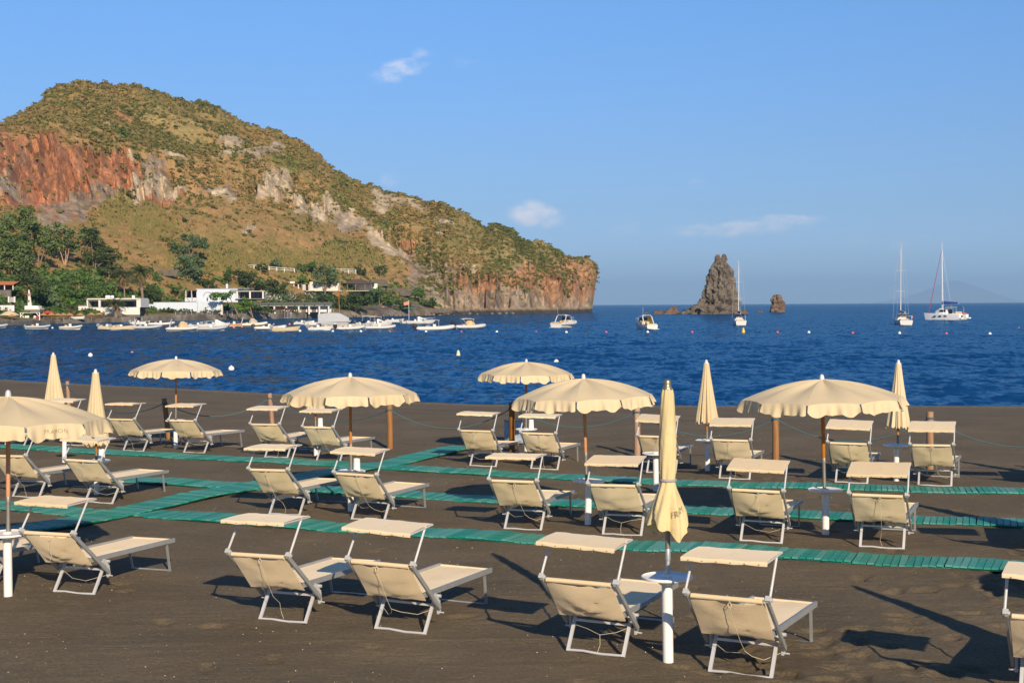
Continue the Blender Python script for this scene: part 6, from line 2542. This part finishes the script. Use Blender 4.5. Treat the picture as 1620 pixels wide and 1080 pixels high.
def sailboat(label, px, py, az, L, mh, hull_m=GEL, cover=NAVY, keel_m=BOTTOM, ring=None):
    root = boat_root('sailing_boat', label, 'sailing boat', px, py, az, 'sailing boats at anchor')
    B = L * .31
    mb = MB()
    secs = hull_mesh(mb, L, B, .95, 1.15, .5, 2.2, .14, .72)
    mb.build('hull', hull_m, root)
    mb = MB()
    for q in (1, 7):
        mb.loft([[(s[q][0] * 1.012, s[q][1], .16), (s[q + (1 if q == 1 else -1)][0] * 1.03, s[q + (1 if q == 1 else -1)][1], -.15)] for s in secs], cap=False)
    mb.build('boot_stripe', keel_m, root)
    deck_part(secs, root, .0, DECK, 'deck', 0, None, 1.0)
    mb = MB()
    mb.loft([[(-w, y0, z0), (-w * .8, y0, z1), (w * .8, y0, z1), (w, y0, z0)] for y0, w, z0, z1 in ((-.12 * L, B * .33, .9, 1.48), (.10 * L, B * .30, .95, 1.45), (.26 * L, B * .18, 1.0, 1.18))])
    c = mb.build('cabin', GEL, root)
    for s in (-1, 1):
        mb = MB()
        mb.add([(s * B * .315, -.08 * L, 1.12), (s * B * .30, .08 * L, 1.12), (s * B * .275, .08 * L, 1.34), (s * B * .285, -.08 * L, 1.36)], [(0, 1, 2, 3)])
        mb.build('window', WIN, c)
    mb = MB()
    mb.box((0, -.30 * L, .98), (B * .5, L * .22, .3))
    mb.build('cockpit', TEAK, root)
    my = .08 * L
    mb = MB()
    mb.tube([(0, my, 1.2), (0, my - .05, mh)], [.10, .07], 8)
    m_ = mb.build('mast', MAST, root, True)
    for zz in (.42, .68):
        mb = MB()
        mb.tube([(-.9, my - .1, mh * zz), (0, my, mh * zz + .04), (.9, my - .1, mh * zz)], .03, 5)
        mb.build('spreader', MAST, m_)
    mb = MB()
    mb.tube([(0, my - .05, mh), (0, my - .05, mh + .7)], .015, 4)
    mb.tube([(-.3, my - .05, mh - .1), (.3, my - .05, mh - .1)], .02, 4)
    mb.build('wind_vane', MAST, m_)
    mb = MB()
    mb.tube([(0, my - .1, 2.3), (0, -.36 * L, 2.35)], .07, 7)
    bo = mb.build('boom', MAST, root, True)
    mb = MB()
    mb.tube([(0, my - .15, 2.55), (0, -.1 * L, 2.50), (0, -.35 * L, 2.44)], [.24, .20, .10], 8)
    mb.build('sail_cover', cover, bo, True)
    mb = MB()
    for q in ([(0, .49 * L, 1.2), (0, my - .05, mh * .97)], [(0, -.49 * L, 1.1), (0, my - .05, mh)], [(-B * .46, my - .2, 1.05), (-.9, my - .1, mh * .68), (0, my, mh * .95)], [(B * .46, my - .2, 1.05), (.9, my - .1, mh * .68), (0, my, mh * .95)]):
        mb.tube(q, .014, 4)
    mb.build('stays', MAST, root)['kind'] = 'stuff'
    mb = MB()
    mb.loft([[(-w, y0, 1.4), (-w * .85, y0, z1), (w * .85, y0, z1), (w, y0, 1.4)] for y0, w, z1 in ((-.20 * L, B * .34, 2.05), (-.12 * L, B * .32, 2.15), (-.06 * L, B * .28, 1.6))], cap=False)
    mb.build('spray_hood', cover, root)
    mb = MB()
    mb.tube([(-B * .34, -.30 * L, 1.7), (-B * .30, -.48 * L, 1.75), (B * .30, -.48 * L, 1.75), (B * .34, -.30 * L, 1.7)], .022, 5)
    for x in (-.30, .30):
        mb.tube([(x * B, -.47 * L, 1.0), (x * B, -.47 * L, 1.75)], .02, 5)
    mb.build('pushpit', MAST, root)
    if ring is not None:
        mb = MB()
        mb.tube([(B * .33 + .22 * math.cos(a) * .3, -.46 * L, 1.55 + .24 * math.sin(a)) for a in np.linspace(0, 6.28, 13)], .07, 6)
        mb.build('lifebuoy', ring, root)
    return root


# ---- line of boats inside the bay
rib('grey inflatable boat cut off by the photo edge', -8, 519, 82, 5.2, HYPG)
rib('grey inflatable boat with two slanting poles off the pergola', 60, 520.6, 78, 4.7, HYPG, GRYE, arch=False, bimini=None, engs=.7)
rib('small white inflatable boat with dark print, alone off the straw parasols', 112, 521.4, 82, 4.2, HYP, BLK, engs=.8)
motorboat('small open cream boat first of the pair off the short broad palm', 173, 521, 82, 3.9, CREAM, GRYE, windsc=False)
motorboat('open cream boat second of the pair off the short broad palm', 196, 521.8, 84, 4.6, CREAM, GRYE, windsc=False)
rib('grey inflatable boat with a white arch frame and dark engine below the tall palm', 232, 521.4, 80, 5.6, HYPG, BLK, 1, arch=True)
rib('white inflatable boat moored close to the quay under the long white wall', 255, 515.5, 76, 5.8, HYP, BLK, engs=.9)
motorboat('dark hooded boat with navy cover by the palm trunk', 222, 513.5, 80, 4.6, GEL, GRYE, top=NAVY)
rib('white inflatable boat with twin dark engines and a tan console cover', 289, 524, 82, 5.6, HYP, BLK, 2, arch=True, cover=TEAK)
motorboat('white speedboat between two inflatables off the white house', 318, 518.5, 80, 5.6, GEL, GRYE, windsc=True, rail=True)
rib('grey and white inflatable boat with a grey engine off the white house', 335, 523.6, 80, 5.2, HYPG, GRYE)
motorboat('white motorboat with dark stripe behind the grey inflatable', 342, 517.4, 82, 5.6, GEL, GRYE, cabin=True)
rib('orange inflatable dinghy tied behind the cream arch boat', 371, 517, 84, 3.2, ORNG, BLK, engs=.5, seat=False)
rib('cream inflatable boat with white arch and peaked beige cover', 400, 516.5, 78, 6.0, mat('cream inflatable tube', (.72, .60, .44), .55), BLK, 1, arch=True, cover=BEIGE)
rib('white inflatable boat with tall white console and twin dark engines', 427, 522.6, 76, 5.6, HYP, BLK, 2)
motorboat('cream open boat with grey engine in front of the white inflatable', 453, 524.4, 82, 4.6, CREAM, GRYE, windsc=False)
motorboat('small white launch tied at the quay behind the wire cage', 481, 513.6, 80, 4.6, GEL, BLK, windsc=False)
motorboat('small pale launch with red fender next to the covered sailing boat', 499, 514.8, 82, 4.6, GEL, GRYE, windsc=True)
motorboat('small white dinghy cut across by the varnished boat bow', 507, 523.4, 84, 4.0, GEL, GRYE, windsc=False)
motorboat('long cream launch lying below the grey tarpaulin', 536, 520.4, 80, 6.6, CREAM, BLK, windsc=False)
rib('white inflatable boat with a black engine ahead of the cream launch', 554, 523.2, 62, 5.2, HYP, BLK)
motorboat('white boat with a square windscreen frame at the back of the moorings', 588, 514.6, 78, 7.0, GEL, BLK, top=GEL)
motorboat('white hard top boat beside the square framed boat', 597, 516.8, 66, 6.2, GEL, BLK, top=CREAM, cabin=True)
motorboat('white boat stern on with twin dark engines at the back of the moorings', 572, 518.4, 40, 5.6, GEL, BLK)
rib('pale inflatable boat with a grey engine at the outer end of the line', 601, 522.0, 78, 5.4, HYP, GRYE)
motorboat('tiny white boat with a red pennant near the rocky shore', 624, 509.8, 76, 5.0, GEL, BLK, windsc=False)
motorboat('white cabin boat behind the flagged pole', 662, 512.0, 74, 8.2, GEL, GRYE, cabin=True, rail=True)
rib('large cream inflatable boat with black engines and beige canopy', 688, 523.6, 72, 6.6, HYP, BLK, 2, bimini=BEIGE, engs=1.1)
rib('cream inflatable boat with white hard top and dark twin engines', 743, 520.8, 62, 6.0, HYP, BLK, 2, bimini=GEL, cover=TEAK, engs=1.15)
cruiser('white motor cruiser with inflatable collar seen from astern off the headland', 894, 518.5, 32, 6.6, None, False, True)
cruiser('white motor cruiser with a yellow side curtain near the sea stack', 1019, 521.4, -22, 5.8, YEL, False, False)

# sailing boat under a tarpaulin
root = boat_root('sailing_boat', 'small wooden sailing boat under a pale grey tarpaulin with varnished mast', 'sailing boat', 529, 514.6, 82, MO)
mb = MB()
secs = hull_mesh(mb, 7.4, 2.3, .8, 1.1, .3)
mb.build('hull', GREYT, root)
mb = MB()
mb.loft([[(-w, y0, .75), (-w * .95, y0, 1.2), (0, y0, z1), (w * .95, y0, 1.2), (w, y0, .75)] for y0, w, z1 in ((-3.5, 1.0, 2.5), (-1.2, 1.2, 2.75), (1.2, 1.1, 2.65), (3.2, .5, 1.6))])
mb.build('tarpaulin', GREYT, root)
mb = MB()
mb.tube([(0, 1.2, .9), (0, 1.0, 8.6)], [.10, .06], 7)
mb.build('mast', M['wood_pole'], root, True)

# ---- anchored yachts
sailboat('white sailing boat with navy spray hood anchored beside the sea stack', 1169, 514.4, 4, 9.0, 12.3, GEL, NAVY)
sailboat('white sailing boat seen from astern with an orange lifebuoy, dark boot stripe', 1426, 513.6, 6, 10.5, 15.1, GEL, GREYT, BOTTOM, ORB)

CATW = mat('bright white gelcoat', (.78, .77, .75), .3, var=.04)
root = boat_root('catamaran', 'white sailing catamaran with blue sail bag and red furled jib', 'catamaran', 1496, 506.2, -44, 'sailing boats at anchor')
root.scale = (.74, .74, 1)
L, B = 12.5, 6.6
for s in (-1, 1):
    mb = MB()
    secs = hull_mesh(mb, L, 1.7, 1.35, 1.75, .4, 2.2, .04, .8)
    o = mb.build('hull', CATW, root)
    o.location.x = s * (B / 2 - .85)
    deck_part(secs, o, 0, CATW, 'deck', 0, None, 1.0)
    for y in (-1.6, .2, 2.0):
        for q in (-1, 1):
            mb = MB()
            mb.box((q * .835, y, .95), (.03, .95, .30), rx=.06)
            mb.build('hull_window', WIN, o)
    mb = MB()
    mb.box((0, -L / 2 - .35, .45), (1.3, 1.1, .25))
    mb.build('transom_step', CATW, o)
mb = MB()
mb.box((0, -.6, 1.25), (B - 1.6, 8.2, .5))
mb.build('bridge_deck', CATW, root)
mb = MB()
mb.loft([[(-w, y0, 1.45), (-w * .9, y0, z1), (w * .9, y0, z1), (w, y0, 1.45)] for y0, w, z1 in ((-1.6, 2.4, 2.75), (.8, 2.5, 2.8), (2.4, 2.1, 2.2), (3.2, 1.6, 1.6))])
c = mb.build('cabin', CATW, root)
for s in (-1, 1):
    mb = MB()
    mb.add([(s * 2.46, -1.3, 1.95), (s * 2.53, .7, 1.95), (s * 2.40, .7, 2.5), (s * 2.33, -1.3, 2.5)], [(0, 1, 2, 3)])
    mb.build('window', WIN, c)
mb = MB()
mb.box((0, -1.64, 2.0), (2.6, .06, 1.0))
mb.build('saloon_door', WIN, c)
mb = MB()
mb.loft([[(-2.7, y0, 2.95), (-1.8, y0, 3.06), (1.8, y0, 3.06), (2.7, y0, 2.95)] for y0 in (-5.2, -1.2)], cap=False)
mb.loft([[(-2.7, y0, 2.88), (2.7, y0, 2.88)] for y0 in (-5.2, -1.2)], cap=False)
mb.build('hardtop', CATW, root)
for s in (-1, 1):
    mb = MB()
    mb.tube([(s * 2.4, -5.0, 1.4), (s * 2.5, -5.0, 2.92)], .05, 6)
    mb.build('hardtop_post', MAST, root)
mb = MB()
mb.box((0, -4.4, 1.75), (3.4, .7, .5))
mb.build('cockpit_seat', TEAK, root)
mb = MB()
mb.tube([(0, 1.2, 2.6), (0, 1.1, 18.6)], [.15, .10], 8)
mb.build('mast', MAST, root, True)
mb = MB()
mb.tube([(0, 1.0, 3.7), (0, -4.6, 3.9)], .10, 7)
bo = mb.build('boom', MAST, root, True)
mb = MB()
mb.tube([(0, .9, 4.15), (0, -1.5, 4.05), (0, -4.4, 4.0)], [.42, .34, .2], 8)
mb.build('sail_bag', BLUES, bo, True)
mb = MB()
mb.tube([(0, 6.0, 1.6), (0, 1.15, 16.8)], [.11, .07], 7)
mb.build('furled_jib', REDS, root, True)
mb = MB()
for s in (-1, 1):
    mb.tube([(s * 2.9, -.8, 1.5), (0, 1.1, 17.0)], .02, 4)
mb.build('shrouds', MAST, root)['kind'] = 'stuff'
mb = MB()
mb.tube([(-2.4, 6.0, 1.6), (2.4, 6.0, 1.6)], .09, 6)
mb.build('crossbeam', MAST, root)
tube_d = MB()
tube_d.tube([(-1.0, -6.5, 1.5), (1.0, -6.5, 1.5)], .20, 8)
tube_d.build('stowed_dinghy', REDB, root, True)

# flagged pole on the water
root = boat_root('flag_pole', 'thin pole with a faded red flag and green cross arm by the cabin boat', 'flag pole', 647, 512.5, 0, None)
mb = MB()
mb.tube([(0, 0, -.5), (0, 0, 5.4)], .06, 6)
mb.build('pole', MAST, root)
mb = MB()
mb.loft([[(-1.1, .0, 4.3), (-1.2, .1, 4.9)], [(-.5, .08, 4.3), (-.5, -.05, 5.1)], [(0, 0, 4.4), (0, 0, 5.3)]], cap=False)
mb.build('flag', mat('faded red flag', (.60, .24, .18), .8), root)
mb = MB()
mb.tube([(-1.4, 0, 3.6), (1.9, 0, 3.6)], .09, 6)
mb.build('cross_arm', mat('green tarp', (.05, .20, .13), .8), root)

# beached rowing boat by the straw parasols
g = land_at(124, 504)
root = empty('rowing_boat', g, -R(84))
tag(root, 'white and blue rowing boat lying on the quay among the straw parasols', 'rowing boat')
mb = MB()
secs = hull_mesh(mb, 3.6, 1.4, .55, .8, .1)
mb.build('hull', GEL, root)
deck_part(secs, root, -.1, mat('blue thwarts', (.10, .22, .42), .6), 'thwarts')

# ---- buoys


def buoy(label, px, py, r, m_, group, z=SEA_Z):
    mb = MB()
    mb.lathe([(r * .35, -r * .75), (r * .85, -r * .4), (r, 0), (r * .85, r * .52), (r * .5, r * .87), (r * .14, r * 1.0), (r * .14, r * 1.18)], 12)
    o = mb.build('buoy', m_, None, True, loc=P(px, py, z) + Vector((0, 0, r * .55)))
    tag(o, label, 'buoy', group)


LINE = 'buoys of the swimming line'
for px, py, c, lab in ((571, 525.4, 'w', 'white line buoy below the inflatable with the black engine'), (617, 526, 'r', 'red line buoy beyond the outer end of the moored boats'), (674, 526, 'w', 'white line buoy under the stern of the large cream inflatable'),
                       (730, 526.4, 'r', 'red line buoy below the hard top inflatable'), (786, 526.4, 'w', 'white line buoy in open water past the hard top inflatable'), (848, 526.5, 'r', 'red line buoy before the motor cruiser off the headland'),
                       (896, 527, 'w', 'white line buoy right below the motor cruiser off the headland'), (959, 527, 'r', 'red line buoy midway between the two motor cruisers'), (1024.6, 526.7, 'w', 'white line buoy below the cruiser with the yellow curtain'),
                       (1095, 526.7, 'r', 'red line buoy in front of the sea stack'), (1230, 526.8, 'r', 'red line buoy below the short blocky sea stack'), (1279.6, 527.2, 'w', 'white line buoy between the blocky sea stack and the yachts'),
                       (1349, 528, 'r', 'red line buoy before the yacht seen from astern'), (1423, 528.5, 'w', 'white line buoy below the yacht seen from astern'), (1497, 529.2, 'r', 'red line buoy below the catamaran'), (1566, 529.8, 'w', 'white line buoy past the catamaran')):
    buoy(lab, px, py, .215 if c == 'w' else .20, WHB if c == 'w' else REDB, LINE)
for px, py, r, m_, lab in ((143, 564, .20, WHB, 'white buoy floating off the farthest closed parasol'), (209, 560, .16, ORB, 'faded orange buoy floating above the farthest open parasol'), (366, 586, .20, WHB, 'white buoy close to the beach beside the farthest open parasol'),
                           (880, 575, .19, WHB, 'white buoy just above the rim of the far open parasol'), (8, 511, .42, WHB, 'large white mooring ball in front of the big cream parasol'), (73, 508.5, .42, WHB, 'large white mooring ball off the red parasol'),
                           (91, 506.8, .40, WHB, 'pale mooring ball between red parasol and stubby palm'), (184, 505.5, .42, WHB, 'large white mooring ball below the short broad palm'), (205, 507, .42, WHB, 'large white mooring ball nearer the palm trunk'),
                           (83, 519.8, .22, WHB, 'small white buoy between the two inflatables off the straw parasols'), (383, 518.5, .24, ORB, 'orange buoy under the engine of the cream arch boat'), (399, 518.8, .22, ORB, 'orange buoy under the middle of the cream arch boat'),
                           (370, 519, .22, ORB, 'orange buoy below the orange dinghy'), (458, 514, .26, ORB, 'orange buoy near the small launch at the quay'), (465.5, 513.8, .22, YLB, 'yellow buoy next to the orange one near the quay'),
                           (474.5, 525, .24, WHB, 'white buoy ahead of the cream open boat'), (487.5, 523.4, .2, WHB, 'small white buoy between cream open boat and white dinghy'), (526.5, 525.4, .22, WHB, 'white buoy below the long cream launch'),
                           (487, 516, .34, REDB, 'red fender buoy beside the pale launch'), (433, 513.6, .18, YLB, 'small yellow buoy behind the tall console boat'), (619, 512.5, .22, YLB, 'yellow buoy by the tiny boat near the rocky shore'),
                           (1612, 519, .12, ORB, 'tiny orange float near the photo edge past the catamaran')):
    buoy(lab, px, py, r, m_, 'mooring buoys')
for px, py, h, m_, lab in ((725, 566, .62, mat('cream marker buoy', (.72, .56, .30), .6), 'cream pointed marker buoy in the middle of the bay'), (1176, 527, .78, YLB, 'yellow pointed marker buoy below the sailing boat at the sea stack')):
    mb = MB()
    r = h * .36
    mb.lathe([(r, -.1), (r, h * .12), (r * .86, h * .2), (r * .55, h * .68), (r * .34, h * .92), (r * .1, h)], 14)
    mb.build('marker_buoy', m_, None, True, loc=P(px, py, SEA_Z))
    o = COL.objects[-1]
    tag(o, lab, 'buoy', 'pointed marker buoys')
